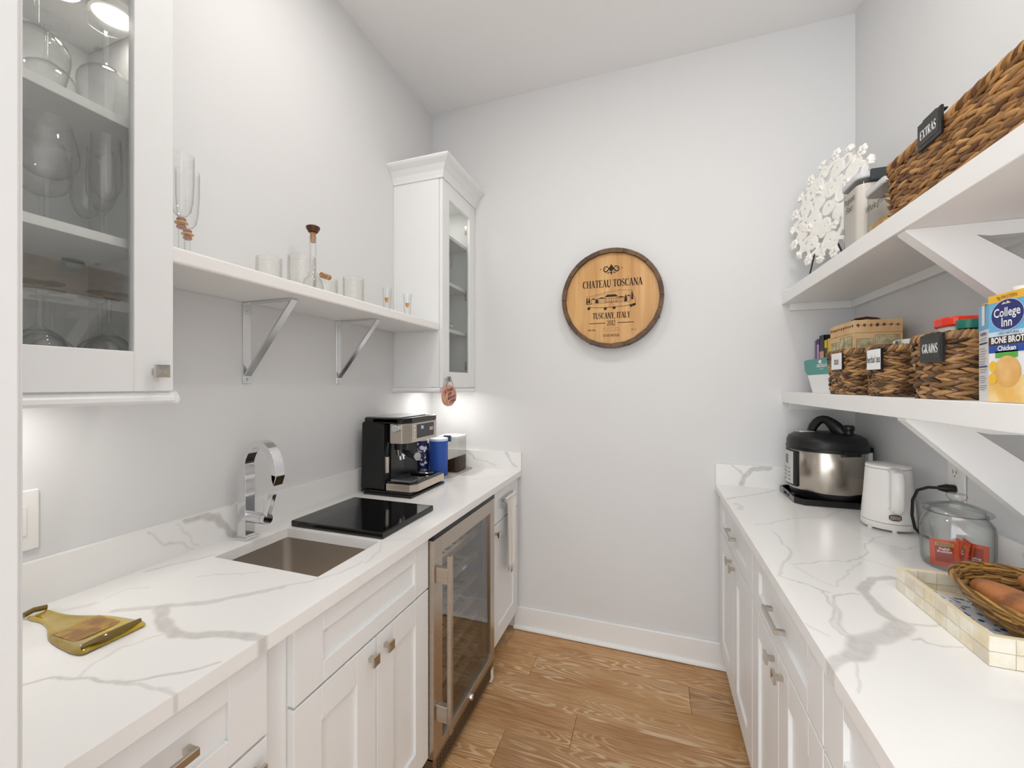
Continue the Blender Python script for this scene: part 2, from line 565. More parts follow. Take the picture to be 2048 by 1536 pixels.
# ---------------------------------------------------------------- quartz worktops
VL=[
(0.007,0.55,[(-0.849,0.757),(-0.891,0.718),(-0.946,0.666),(-0.995,0.636),(-1.028,0.616),(-1.068,0.584),(-1.104,0.561)]),
(0.01,0.75,[(-1.034,0.601),(-0.989,0.573),(-0.937,0.562),(-0.890,0.558),(-0.857,0.566),(-0.806,0.587),(-0.764,0.595),(-0.726,0.598),(-0.703,0.601)]),
(0.0025,0.7,[(-0.997,0.381),(-0.970,0.398),(-0.951,0.411),(-0.920,0.415),(-0.896,0.421),(-0.871,0.427),(-0.831,0.427),(-0.808,0.442),(-0.787,0.466),(-0.770,0.477),(-0.747,0.493),(-0.727,0.515)]),
(0.003,0.5,[(-0.871,0.427),(-0.813,0.428),(-0.762,0.437),(-0.724,0.442)]),
(0.0018,0.45,[(-0.896,0.421),(-0.926,0.454),(-0.940,0.495),(-0.926,0.525),(-0.915,0.549)]),
(0.0018,0.4,[(-1.182,0.593),(-1.182,0.646),(-1.148,0.663)]),
(0.002,0.4,[(-1.100,0.745),(-1.078,0.770),(-1.011,0.787),(-0.975,0.808)]),
(0.005,0.4,[(-1.270,0.703),(-1.250,0.759),(-1.222,0.806),(-1.205,0.843)]),
(0.008,0.35,[(-1.262,0.506),(-1.244,0.528),(-1.211,0.536),(-1.181,0.572)]),
(0.003,0.4,[(-0.882,0.731),(-0.864,0.747),(-0.840,0.775),(-0.814,0.816),(-0.777,0.869),(-0.767,0.947)]),
(0.002,0.4,[(-0.752,0.945),(-0.797,1.094),(-0.757,1.139),(-0.712,1.137),(-0.710,1.168)]),
(0.003,0.4,[(-1.029,1.989),(-0.913,1.972),(-0.842,1.986),(-0.797,2.069),(-0.735,2.114)]),
]
VR=[
(0.009,0.8,[(0.580,1.308),(0.530,1.293),(0.506,1.270),(0.479,1.214),(0.465,1.165),(0.465,1.129),(0.468,1.096),(0.473,1.077),(0.482,1.068)]),
(0.003,0.6,[(0.483,1.071),(0.504,1.073),(0.529,1.077),(0.553,1.088)]),
(0.014,0.7,[(0.479,1.062),(0.453,1.036),(0.425,1.010),(0.397,0.990),(0.378,0.978)]),
(0.017,0.8,[(0.378,0.978),(0.366,0.952),(0.358,0.929),(0.348,0.910)]),
(0.011,0.65,[(0.348,0.910),(0.322,0.893),(0.300,0.874),(0.285,0.855)]),
(0.002,0.6,[(0.376,0.984),(0.369,0.992),(0.372,1.032),(0.383,1.089),(0.397,1.135),(0.414,1.169),(0.443,1.179),(0.467,1.181)]),
(0.002,0.6,[(0.366,0.974),(0.356,0.988),(0.359,1.028),(0.375,1.092),(0.389,1.144),(0.388,1.170),(0.366,1.193),(0.344,1.203)]),
(0.006,0.35,[(0.365,1.001),(0.373,1.053),(0.385,1.112)]),
(0.002,0.6,[(0.463,1.012),(0.483,1.021),(0.487,1.007),(0.510,1.002),(0.539,1.002),(0.551,1.004)]),
(0.002,0.5,[(0.303,1.018),(0.312,1.001),(0.328,0.980)]),
(0.0015,0.5,[(0.348,0.910),(0.347,0.884),(0.326,0.833),(0.311,0.797)]),
(0.002,0.5,[(0.347,1.650),(0.436,1.727),(0.467,1.775),(0.602,1.834),(0.706,1.965),(0.758,1.927)]),
(0.003,0.45,[(0.381,1.607),(0.375,1.507),(0.380,1.424),(0.336,1.333),(0.306,1.230)]),
(0.002,0.5,[(0.306,1.230),(0.366,1.193),(0.398,1.162)]),
(0.002,0.55,[(0.352,1.338),(0.450,1.372),(0.516,1.395),(0.569,1.435),(0.625,1.576),(0.708,1.661)]),
(0.002,0.4,[(0.566,1.427),(0.609,1.386)]),
(0.002,0.35,[(0.361,1.334),(0.386,1.258),(0.403,1.229),(0.424,1.213),(0.472,1.300),(0.551,1.400)]),
(0.006,0.5,[(0.301,1.986),(0.369,2.054),(0.470,2.152),(0.559,2.234)]),
(0.012,0.4,[(0.326,1.922),(0.341,1.903),(0.328,1.847)]),
(.004,.5,[(.75,1.35),(.70,1.30),(.66,1.20)]),(.002,.5,[(.62,1.62),(.70,1.55),(.78,1.60)]),
]
def vein_field(P, veins, seed=0):
    """vein strength at 2D points, with ragged edges"""
    rs = np.random.RandomState(seed)
    J = np.zeros((len(P), 2))
    for k, (fq, am) in enumerate(((22, .006), (55, .0035), (140, .0018))):
        for c in range(2):
            for _ in range(3):
                a = rs.rand() * 6.28; ph = rs.rand() * 6.28
                J[:, c] += am / 1.7 * np.sin(P[:, 0] * math.cos(a) * fq + P[:, 1] * math.sin(a) * fq + ph)
    Q = P + J
    out = np.zeros(len(P))
    for w, s, pts in veins:
        w = w * 1.15 + .0006
        for i in range(len(pts) - 1):
            a, b = np.array(pts[i]), np.array(pts[i + 1])
            d = b - a
            t = np.clip(((Q - a) @ d) / (d @ d), 0, 1)
            dist = np.linalg.norm(Q - (a + t[:, None] * d), axis=1)
            out = np.maximum(out, s * np.clip((w * 1.25 - dist) / (w * .5 + .0005), 0, 1))
    return out
def quartz_sheet(name, parent, us, vs, fn, veins, seed, skip=None, extra=None):
    """grid sheet us x vs; fn maps (u,v) to a 3D point; vein attribute from the 2D coordinates"""
    nu, nv = len(us), len(vs)
    U, Vv = np.meshgrid(us, vs, indexing='ij')
    P2 = np.stack([U.ravel(), Vv.ravel()], 1)
    co = fn(P2)
    att = vein_field(P2, veins, seed)
    idx = np.arange(nu * nv).reshape(nu, nv)
    f = np.stack([idx[:-1, :-1], idx[1:, :-1], idx[1:, 1:], idx[:-1, 1:]], -1).reshape(-1, 4)
    if skip is not None:
        cu = (U[:-1, :-1] + U[1:, 1:]).ravel() / 2
        cv = (Vv[:-1, :-1] + Vv[1:, 1:]).ravel() / 2
        f = f[~skip(cu, cv)]
    verts = [tuple(q) for q in co]
    faces = [tuple(map(int, q)) for q in f]
    av = list(att)
    if extra:
        for ev, ef, ea in extra:
            o = len(verts)
            verts += ev
            faces += [tuple(i + o for i in q) for q in ef]
            av += ea
    me = bpy.data.meshes.new(name)
    off = parent.location
    me.from_pydata([(p[0] - off[0], p[1] - off[1], p[2] - off[2]) for p in verts], [], faces)
    at = me.attributes.new('vein', 'FLOAT', 'POINT')
    at.data.foreach_set('value', av)
    me.materials.append(QUARTZ)
    o = bpy.data.objects.new(name, me)
    C.objects.link(o)
    o.parent = parent
    return o
def ln(a, b, step):
    return np.linspace(a, b, max(2, int(round((b - a) / step)) + 1))
SX0, SX1, SY0, SY1 = -1.186, -.812, .838, 1.088      # sink cut-out
def box_faces(x0, y0, z0, x1, y1, z1, att=0.):
    m = MB().box(x0, y0, z0, x1, y1, z1)
    return (m.v, m.f, [att] * 8)
def front_skirt(x, y0, y1, z0, z1, veins, seed, sgn):
    ys = ln(y0, y1, .0035)
    att = vein_field(np.stack([np.full(len(ys), x), ys], 1), veins, seed)
    v, f, a = [], [], []
    for i, yy in enumerate(ys):
        v += [(x, yy, z0), (x, yy, z1)]
        a += [att[i], att[i]]
    for i in range(len(ys) - 1):
        q = (2 * i, 2 * i + 2, 2 * i + 3, 2 * i + 1)
        f.append(q if sgn > 0 else q[::-1])
    return (v, f, a)
wl = thing('worktop', 'white grey-veined quartz worktop with sink cut-out along the left wall', 'worktop', (XL, YF + .01, ZT - .03))
ux = np.unique(np.concatenate([ln(XL, SX0, .0035), ln(SX0, SX1, .0035), ln(SX1, XLC, .0035)]).round(5))
vy = np.unique(np.concatenate([ln(YF + .01, SY0, .0035), ln(SY0, SY1, .0035), ln(SY1, YB, .0035)]).round(5))
top = lambda P: np.stack([P[:, 0], P[:, 1], np.full(len(P), ZT)], 1)
hole = lambda u, v: (u > SX0) & (u < SX1) & (v > SY0) & (v < SY1)
zb = ZT - .03
rim = []
for a, b in (((SX0, SY0), (SX0, SY1)), ((SX0, SY1), (SX1, SY1)), ((SX1, SY1), (SX1, SY0)), ((SX1, SY0), (SX0, SY0))):
    rim.append(([(a[0], a[1], ZT), (b[0], b[1], ZT), (b[0], b[1], zb), (a[0], a[1], zb)], [(0, 1, 2, 3)], [0.] * 4))
under = [([(XL, YF + .01, zb), (XLC, YF + .01, zb), (XLC, SY0, zb), (XL, SY0, zb)], [(3, 2, 1, 0)], [0.] * 4),
         ([(XL, SY1, zb), (XLC, SY1, zb), (XLC, YB, zb), (XL, YB, zb)], [(3, 2, 1, 0)], [0.] * 4),
         ([(SX1, SY0, zb), (XLC, SY0, zb), (XLC, SY1, zb), (SX1, SY1, zb)], [(3, 2, 1, 0)], [0.] * 4),
         ([(XL, SY0, zb), (SX0, SY0, zb), (SX0, SY1, zb), (XL, SY1, zb)], [(3, 2, 1, 0)], [0.] * 4)]
quartz_sheet('slab', wl, ux, vy, top, VL, 1, hole, rim + under + [front_skirt(XLC, YF + .01, YB, zb, ZT, VL, 1, 1)])
ZS = 1.017
VSL = [(.011, .75, [(.827, 1.011), (.877, 1.013), (.918, .99), (.943, .958), (.962, .917)]), (.0015, .5, [(.734, 1.009), (.771, .959), (.811, .955), (.849, .925)]), (.0015, .4, [(.80, 1.0), (.835, .965), (.86, .93)]), (.0015, .4, [(1.07, .93), (1.075, 1.01)])]
quartz_sheet('backsplash', wl, ln(YF + .01, YB, .004), ln(ZT, ZS, .004), lambda P: np.stack([np.full(len(P), XL + .02), P[:, 0], P[:, 1]], 1), VSL, 3, None,
             [box_faces(XL + .0005, YF + .01, ZT + .0005, XL + .0196, YB - .0005, ZS)])
VSB = [(.006, .5, [(-1.06, 1.02), (-1.007, .968)]), (.002, .5, [(-1.007, .968), (-.93, .956), (-.873, .933)]), (.007, .55, [(-.816, 1.016), (-.782, .97), (-.743, .931)])]
quartz_sheet('side_splash', wl, ln(XL + .02, XLC, .004), ln(ZT, ZS, .004), lambda P: np.stack([P[:, 0], np.full(len(P), YB - .02), P[:, 1]], 1), VSB, 4, None,
             [box_faces(XL + .02, YB - .0196, ZT + .0005, XLC, YB - .0005, ZS)])
wr = thing('worktop', 'white grey-veined quartz worktop under the open shelves along the right wall', 'worktop', (XRC, YF + .01, ZT - .03))
quartz_sheet('slab', wr, ln(XRC, XR, .0035), ln(YF + .01, YB, .0035), top, VR, 2, None,
             [front_skirt(XRC, YF + .01, YB, zb, ZT, VR, 2, -1), ([(XRC, YF + .01, zb), (XR, YF + .01, zb), (XR, YB, zb), (XRC, YB, zb)], [(3, 2, 1, 0)], [0.] * 4)])
VSR = [(.011, .8, [(.415, .926), (.42, .961), (.451, .999), (.516, 1.018)]), (.0025, .6, [(.361, 1.018), (.397, .99), (.418, .963)])]
quartz_sheet('side_splash', wr, ln(XRC, XR - .018, .004), ln(ZT, ZS, .004), lambda P: np.stack([P[:, 0], np.full(len(P), YB - .02), P[:, 1]], 1), VSR, 5, None,
             [box_faces(XRC, YB - .0196, ZT + .0005, XR - .018, YB - .0005, ZS)])
VSRR = [(.003, .5, [(1.35, 1.0), (1.30, .95), (1.28, .92)]), (.006, .5, [(1.75, 1.02), (1.70, .92)])]
quartz_sheet('backsplash', wr, ln(YF + .01, YB, .004), ln(ZT, ZS, .004), lambda P: np.stack([np.full(len(P), XR - .018), P[:, 0], P[:, 1]], 1), VSRR, 6, None,
             [box_faces(XR - .0176, YF + .01, ZT + .0005, XR - .0005, YB - .0005, ZS)])

# ---------------------------------------------------------------- cabinet fronts
def front(name, parent, xf, sg, y0, y1, z0, z1, st=.08, rt=.08, rb=.08):
    """shaker front: frame plus a recessed panel; xf outer face, sg outward direction"""
    xb = xf - sg * .020
    m = MB()
    m.box(xb, y0, z0, xf, y0 + st, z1).box(xb, y1 - st, z0, xf, y1, z1)
    m.box(xb, y0 + st, z0, xf, y1 - st, z0 + rb).box(xb, y0 + st, z1 - rt, xf, y1 - st, z1)
    o = m.build(name, CAB, parent, bevel=.0012, seg=1)
    MB().box(xb + sg * .002, y0 + st - .001, z0 + rb - .001, xf - sg * .009, y1 - st + .001, z1 - rt + .001).build('panel', CAB, o)
    return o
def knob(parent, x, sg, y, z, s=.0135):
    m = MB()
    m.box(x, y - .006, z - .006, x + sg * .018, y + .006, z + .006)
    x1 = x + sg * .018
    x2 = x + sg * .025
    vs = [(x1, y - s, z - s), (x1, y + s, z - s), (x1, y + s, z + s), (x1, y - s, z + s), (x2, y - s, z - s), (x2, y + s, z - s), (x2, y + s, z + s), (x2, y - s, z + s), (x2 - sg * .002, y, z)]
    m.add(vs, [(0, 1, 5, 4), (1, 2, 6, 5), (2, 3, 7, 6), (3, 0, 4, 7), (4, 5, 8), (5, 6, 8), (6, 7, 8), (7, 4, 8), (0, 3, 2, 1)])
    return m.build('knob', NICKEL, parent)
def pull(parent, x, sg, y0, y1, z):
    m = MB()
    m.box(x + sg * .018, y0, z - .007, x + sg * .026, y1, z + .007)
    m.box(x, y0, z - .006, x + sg * .018, y0 + .012, z + .006).box(x, y1 - .012, z - .006, x + sg * .018, y1, z + .006)
    return m.build('pull', NICKEL, parent, bevel=.0008, seg=1)
def carcass(parent, xb, xf, y0, y1, toe):
    """cabinet body with a recessed toe kick"""
    MB().box(xb, y0, .10, xf, y1, zb - .001).build('body', CAB, parent)
    MB().box(xb, y0, 0.001, toe, y1, .10).build('toe_kick', CAB, parent)
XF, XB = -.735, -.755
# drawer unit nearest the camera (left)
t = thing('base_cabinet', 'white base cabinet nearest the camera left of the sink cabinet', 'cabinet', (-1.0, .43, 0))
carcass(t, XL + .001, XB, YF + .012, .628, -.81)
d = front('drawer', t, XF, 1, YF + .03, .626, .705, .876, .08, .05, .05)
pull(d, XF, 1, .33, .478, .800)
d = front('door', t, XF, 1, YF + .03, .626, .115, .699)
knob(d, XF, 1, .592, .655)
tag(MB().box(XL + .001, .629, 0.001, XB - .0, .689, zb - .001).build('filler_panel', CAB), 'narrow recessed white filler strip left of the sink cabinet', 'panel')
# sink cabinet
t = thing('base_cabinet', 'white sink base cabinet with two doors beside the wine cooler', 'cabinet', (-1.0, .97, 0))
m = MB()
m.box(XL + .001, .69, .10, XB, .71, zb - .001).box(XL + .001, 1.238, .10, XB, 1.258, zb - .001).box(XL + .001, .71, .10, XB, 1.238, .12).box(XB - .02, .71, .12, XB, 1.238, zb - .001)
m.build('body', CAB, t)
MB().box(XL + .001, .69, .001, -.81, 1.258, .10).build('toe_kick', CAB, t)
front('drawer', t, XF, 1, .691, 1.257, .705, .876, .085, .05, .05)
d = front('door', t, XF, 1, .691, .9725, .115, .699)
knob(d, XF, 1, .944, .655)
d = front('door', t, XF, 1, .9755, 1.257, .115, .699)
knob(d, XF, 1, 1.012, .655)
# narrow cabinet at the back wall
t = thing('base_cabinet', 'narrow white base cabinet at the back wall with striped towel on it', 'cabinet', (-1.0, 2.06, 0))
carcass(t, XL + .001, XB, 1.856, YB - .002, -.81)
d = front('drawer', t, XF, 1, 1.86, 2.258, .718, .876, .08, .045, .045)
pull(d, XF, 1, 1.985, 2.155, .815)
d = front('door', t, XF, 1, 1.86, 2.258, .115, .712)
knob(d, XF, 1, 1.90, .672)
# right-hand units
for i, (y0, y1, lab) in enumerate(((1.563, 2.262, 'white two-door base cabinet at the back wall under the pressure cooker'), (.957, 1.557, 'white two-door base cabinet in the middle of the right-hand run'), (.24, .951, 'white base cabinet nearest the camera in the right-hand run'))):
    t = thing('base_cabinet', lab, 'cabinet', (.58, (y0 + y1) / 2, 0))
    carcass(t, XR - .001, .332, y0 - .003, y1 + (.02 if i == 0 else .003), .39)
    d = front('drawer', t, .312, -1, y0, y1, .705, .876, .085, .05, .05)
    ym = (y0 + y1) / 2
    pull(d, .312, -1, ym - .065, ym + .065, .788)
    for a, b, k in ((y0, ym - .0015, ym - .04), (ym + .0015, y1, ym + .04)):
        d = front('door', t, .312, -1, a, b, .115, .699)
        knob(d, .312, -1, k, .662)

# ---------------------------------------------------------------- sink and tap
t = thing('sink', 'brushed steel undermount bar sink in the left worktop', 'sink', ((SX0 + SX1) / 2, (SY0 + SY1) / 2, .70))
def rrect(x0, y0, x1, y1, r, n=5):
    p = []
    for cx, cy, a in ((x1 - r, y1 - r, 0), (x0 + r, y1 - r, 90), (x0 + r, y0 + r, 180), (x1 - r, y0 + r, 270)):
        p += arc(cx, cy, r, r, a, a + 90, n)
    return p
m = MB()
rings = [(rrect(SX0 - .012, SY0 - .012, SX1 + .012, SY1 + .012, .03), zb - .001), (rrect(SX0 - .001, SY0 - .001, SX1 + .001, SY1 + .001, .026), zb - .0015), (rrect(SX0, SY0, SX1, SY1, .026), .74), (rrect(SX0 + .012, SY0 + .012, SX1 - .012, SY1 - .012, .026), .715), (rrect(SX0 + .03, SY0 + .03, SX1 - .03, SY1 - .03, .026), .708)]
n = len(rings[0][0])
vs = [(p[0], p[1], z) for R, z in rings for p in R]
fs = []
for k in range(len(rings) - 1):
    for i in range(n):
        j = (i + 1) % n
        fs.append((k * n + i, (k + 1) * n + i, (k + 1) * n + j, k * n + j))
fs.append(tuple((len(rings) - 1) * n + i for i in range(n)))
m.add(vs, fs, True)
m.build('basin', STEELH, t, angle=50)
MB().lathe([(0, .001), (.03, .001), (.042, .003), (.044, .0), (.044, -.002)], (-1.0, .963, .709), 24).build('drain', CHROME, t)
t = thing('faucet', 'chrome single-lever faucet with flat arched spout behind the sink', 'faucet', (-1.238, .977, ZT))
MB().box(-1.268, .950, ZT, -1.208, 1.004, ZT + .007).build('base_plate', CHROME, t, bevel=.0015)
FX, FYc = -1.238, .977
path = [(FX, ZT + .007), (FX, 1.0), (FX, 1.06), (FX, 1.115)]
for i in range(1, 15):
    a = math.radians(180 - 196 * i / 14)
    path.append((FX + .0665 + .0665 * math.cos(a), 1.13 + .092 * math.sin(a)))
path.append((FX + .136, 1.128))
w2, th = .0165, [(.017 if q < 4 else .0105) for q in range(len(path))]
m = MB()
vs = []
for i, (px, pz) in enumerate(path):
    a = Vector(path[max(0, i - 1)]); b = Vector(path[min(len(path) - 1, i + 1)])
    d2 = (b - a).normalized()
    nn = Vector((-d2.y, d2.x)) * th[i]
    for sx_, sy_ in ((1, -1), (1, 1), (-1, 1), (-1, -1)):
        vs.append((px + nn.x * sx_, FYc + w2 * sy_, pz + nn.y * sx_))
fs = [(i * 4 + q, i * 4 + (q + 1) % 4, i * 4 + 4 + (q + 1) % 4, i * 4 + 4 + q) for i in range(len(path) - 1) for q in range(4)]
fs += [(0, 3, 2, 1), tuple((len(path) - 1) * 4 + q for q in range(4))]
m.add(vs, fs, True)
m.build('spout', CHROME, t, angle=30, bevel=.0015)
m = MB().tube([(FX, FYc, .985), (FX + .075, FYc, .985)], .0175, 20)
hd = m.build('mixer_body', CHROME, t, angle=40)
MB().tube([(FX + .0755, FYc, .985), (FX + .094, FYc, .985)], .0172, 20).build('handle_hub', CHROME, hd)
MB().prism([(FX + .078, .995), (FX + .096, .993), (FX + .122, 1.066), (FX + .104, 1.066)], 'y', FYc - .008, FYc + .008).build('lever', CHROME, hd, bevel=.002)

# ---------------------------------------------------------------- wine cooler
t = thing('wine_cooler', 'stainless steel undercounter wine cooler with glass door', 'wine cooler', (-1.0, 1.555, 0))
cy0, cy1 = 1.262, 1.838
GRAYI = M('cooler_interior', (66, 66, 68), .5)
m = MB()
m.box(XL + .03, cy0, .02, XL + .05, cy1, .86).box(XL + .03, cy0, .02, -.76, cy0 + .03, .86).box(XL + .03, cy1 - .03, .02, -.76, cy1, .86).box(XL + .03, cy0, .83, -.76, cy1, .86).box(XL + .03, cy0, .02, -.76, cy1, .11)
m.build('body', GRAYI, t)
xd0, xd1 = -.757, -.716
gy0, gy1, gz0, gz1 = cy0 + .062, cy1 - .05, .135, .808
m = MB()
m.box(xd0, cy0, .105, xd1, gy0, .866).box(xd0, gy1, .105, xd1, cy1, .866).box(xd0, gy0, .105, xd1, gy1, gz0).box(xd0, gy0, gz1, xd1, gy1, .866)
dr = m.build('door', STEEL, t, bevel=.0012, seg=1)
MB().box(xd1 - .012, gy0 - .002, gz0 - .002, xd1 - .008, gy1 + .002, gz1 + .002).build('pane', COOLG, dr)
m = MB().box(xd1, gy0 - .045, .20, xd1 + .001, gy0 - .044, .201)
m = MB()
hx, hy = -.672, 1.283
m.box(hx, hy - .008, .20, hx + .016, hy + .008, .815)
m.build('handle', STEEL, dr, bevel=.0015)
for hz in (.745, .265):
    MB().box(xd1, hy - .011, hz - .028, hx + .002, hy + .011, hz + .028).build('handle_mount', STEEL, dr, bevel=.002)
gr = MB().box(xd0, cy0, .022, xd1 - .006, cy1, .100).build('grille', M('cooler_grille_steel', (150, 138, 122), .35, 1.), t)
for k in range(4):
    for q in range(26):
        yy = cy0 + .03 + q * .0198
        MB().box(xd1 - .0065, yy, .035 + k * .013, xd1 - .0052, yy + .016, .041 + k * .013).build('slot', BLACKP, gr)
MB().lathe([(0, .012), (.008, .012), (.011, .009), (.012, 0)], (0, 0, 0), 20).xf(Matrix.Translation((xd1, 1.565, .112)) @ Matrix.Rotation(PI / 2, 4, 'Y')).build('lock', CHROME, t)
MB().box(xd0, cy1 - .03, .004, xd1 - .004, cy1, .060).build('corner_foot', WHITEP, t)
WOOD = M('shelf_beech', (196, 170, 132), .5, col2=(176, 146, 108), nscale=(6, 60, 60))
for k, z in enumerate((.70, .60, .50, .41, .32, .235, .155)):
    sh = MB().box(-.80, cy0 + .045, z, -.782, cy1 - .045, z + .026).build('rack', WOOD, t)
    m = MB()
    for q in range(7):
        yy = cy0 + .07 + q * .066
        m.box(XL + .06, yy, z + .004, -.80, yy + .018, z + .014)
    m.build('slats', WOOD, sh)
glow_strip = MB().box(-.86, 1.45, .822, -.80, 1.65, .829).build('added_glow_strip', M('added_glow_white', (220, 232, 255), .4, emit=4.), t)  # added glowing strip, put in to brighten the racks inside
DG = (V(xd1 - .0135, 1.52, .66), V(0, 1, 0), V(0, 0, 1))
m = MB()
for i in range(5):
    m.strip([(i * .007, -.008), (i * .007, .008 - .004 * (i % 2))], .0028, DG)
m.build('temperature_display', M('display_glow', (170, 205, 255), .5, emit=1.2), t)
BOT = M('dark_bottle_glass', (20, 24, 16), .08, coat=.3)
botproto = None
for z, ys, rk in ((.628, (1.42, 1.62), 'second'), (.528, (1.36, 1.49, 1.70), 'third'), (.348, (1.40, 1.55, 1.68), 'fifth'), (.263, (1.45, 1.60), 'sixth')):
    for qi, yy in enumerate(ys):
        lab = 'dark wine bottle on the %s rack down inside the wine cooler, %s from its handle' % (rk, ('first', 'second', 'third')[qi])
        if botproto is None:
            botproto = thing('wine_bottle', lab, 'bottle', (-.83, yy, z + .034), group='bottles in the wine cooler', local=True)
            R = Matrix.Rotation(-PI / 2, 4, 'Y')
            MB().lathe([(0, 0), (.036, 0), (.037, .005), (.037, .18), (.03, .205), (.015, .225), (.014, .29), (0, .29)], (0, 0, 0), 16).xf(R).build('glass', BOT, botproto)
            MB().lathe([(.0155, .255), (.0155, .293), (0, .294)], (0, 0, 0), 14).xf(R).build('capsule', M('foil', (120, 30, 34), .35, .6), botproto)
        else:
            dup(botproto, (-.83, yy, z + .034), 0, lab)
tag(MB().box(-.7155, 1.262, .868, -.735, 1.838, .884).build('cooler_gap_strip', BLACKP), 'thin black strip between worktop and wine cooler', 'strip')  # black strip filling the gap under the worktop

# ---------------------------------------------------------------- upper cabinets (left wall)
def upper(label, y0, y1, knob_y, loc, hinge_y, pane_mat, rails):
    """glass-door wall cabinet with shelves, light rail and crown"""
    t = thing('wall_cabinet', label, 'cabinet', loc)
    xb, xf = XL + .001, -1.034
    z0, z1 = 1.397, 2.468
    MB().box(xb, y0, z0, xf, y0 + .016, z1).build('side_panel', CAB, t)
    MB().box(xb, y1 - .016, z0, xf, y1, z1).build('side_panel', CAB, t)
    MB().box(xb, y0 + .016, z0, xb + .008, y1 - .016, z1).build('back_panel', CABIN, t)
    MB().box(xb + .008, y0 + .016, z0, xf, y1 - .016, z0 + .018).build('bottom_panel', CABIN, t)
    MB().box(xb + .008, y0 + .016, z1 - .018, xf, y1 - .016, z1).build('top_panel', CABIN, t)
    for z in (1.697, 1.953, 2.211):
        MB().box(xb + .008, y0 + .0165, z, xf - .02, y1 - .0165, z + .019).build('shelf', CABIN, t, bevel=.001, seg=1)
        for yy in (y0 + .017, y1 - .025):
            MB().box(xb + .05, yy, z - .006, xb + .062, yy + .008, z).build('shelf_pin', CHROME, t)
    # door
    a, b, c, d_ = y0 + .002, y1 - .002, z0 - .003, z1 - .002
    st, rt = .074, .083
    xo = xf + .020
    m = MB().box(xf + .001, a, c, xo, a + st, d_).box(xf + .001, b - st, c, xo, b, d_).box(xf + .001, a + st, c, xo, b - st, c + rt).box(xf + .001, a + st, d_ - rt, xo, b - st, d_)
    dr = m.build('door', CAB, t, bevel=.0012, seg=1)
    MB().box(xf + .007, a + st - .002, c + rt - .002, xf + .011, b - st + .002, d_ - rt + .002).build('pane', pane_mat, dr)
    knob(dr, xo, 1, knob_y, 1.437)
    for z in (1.52, 1.94, 2.33):
        MB().box(xf - .03, hinge_y - .018, z - .025, xf - .001, hinge_y + .002 if hinge_y > (y0 + y1) / 2 else hinge_y + .018, z + .025).build('hinge', NICKEL, dr)
    # light rail under the cabinet, crown on top
    m = MB()
    prof = [(0, 0), (.012, 0), (.016, -.006), (.021, -.012), (.022, -.020), (.016, -.026), (0, -.026)]
    m.prism([(xf + q[0], z0 - .004 + q[1]) for q in prof], 'y', y0 - .0, y1)
    if rails == 'low':
        m.prism([(y0 - q[0] * .7, z0 - .004 + q[1]) for q in prof], 'x', xb, xf + .014)
    else:
        m.prism([(y1 + q[0] * .7, z0 - .004 + q[1]) for q in prof], 'x', xb, xf + .014)
    m.build('light_rail', CAB, t)
    cp = [(0, 0), (.006, 0), (.008, .012), (.016, .034), (.034, .058), (.056, .076), (.062, .084), (.062, .092), (0, .092)]
    cz = z1 - .002
    vs, n = [], len(cp)
    ends = [(y1, 0)]
    pathp = [((xb, y0), (0, -1)), ((xo, y0), (1, -1)), ((xo, y1), (1, 0))] if rails == 'low' else [((xo, y0), (1, 0)), ((xo, y1), (1, 1)), ((xb, y1), (0, 1))]
    for (px, py), (ex, ey) in pathp:
        for o_, zz in cp:
            vs.append((px + ex * o_, py + ey * o_, cz + zz))
    fs = []
    for k in range(2):
        for i in range(n):
            j = (i + 1) % n
            fs.append((k * n + i, (k + 1) * n + i, (k + 1) * n + j, k * n + j))
    fs += [tuple(range(n)), tuple(2 * n + i for i in range(n - 1, -1, -1))]
    mm = MB().add(vs, fs)
    mm.build('crown', CAB, t)
    return t
ncab = upper('white glass-door wall cabinet nearest the camera full of stemware', .235, .627, .590, (-1.17, .43, 1.397), .255, PANE, 'high')
fcab = upper('tall narrow white glass-door wall cabinet in the far left corner', 1.874, YB - .002, 1.905, (-1.17, 2.08, 1.397), 2.262, PANEC, 'low')
LENS = M('puck_lens', (255, 246, 232), .4, emit=6.)
def puck(x, y, z, label, w, r=.034, e=None):
    t = thing('puck_light', label, 'light', (x, y, z))
    MB().lathe([(r, -.001), (r + .006, -.001), (r + .006, -.010), (r, -.010)], (x, y, z), 28).build('ring', WHITEP, t)
    MB().lathe([(0, -.008), (r, -.008)], (x, y, z), 28).build('lens', LENS, t)
    a = area('puck_lamp', (0, 0, -.0105), r * 1.6, w)
    a.parent = t
    return t
puck(-1.10, .560, 2.211, 'round lit puck light under the top shelf in the near glass cabinet', .12)
puck(-1.17, .43, 1.397, 'round puck light under the near wall cabinet', .55)
puck(-1.15, 2.10, 1.397, 'round puck light under the far corner wall cabinet', .8)
puck(-1.17, 2.08, 2.449, 'round puck light under the roof of the far corner cabinet', .3)

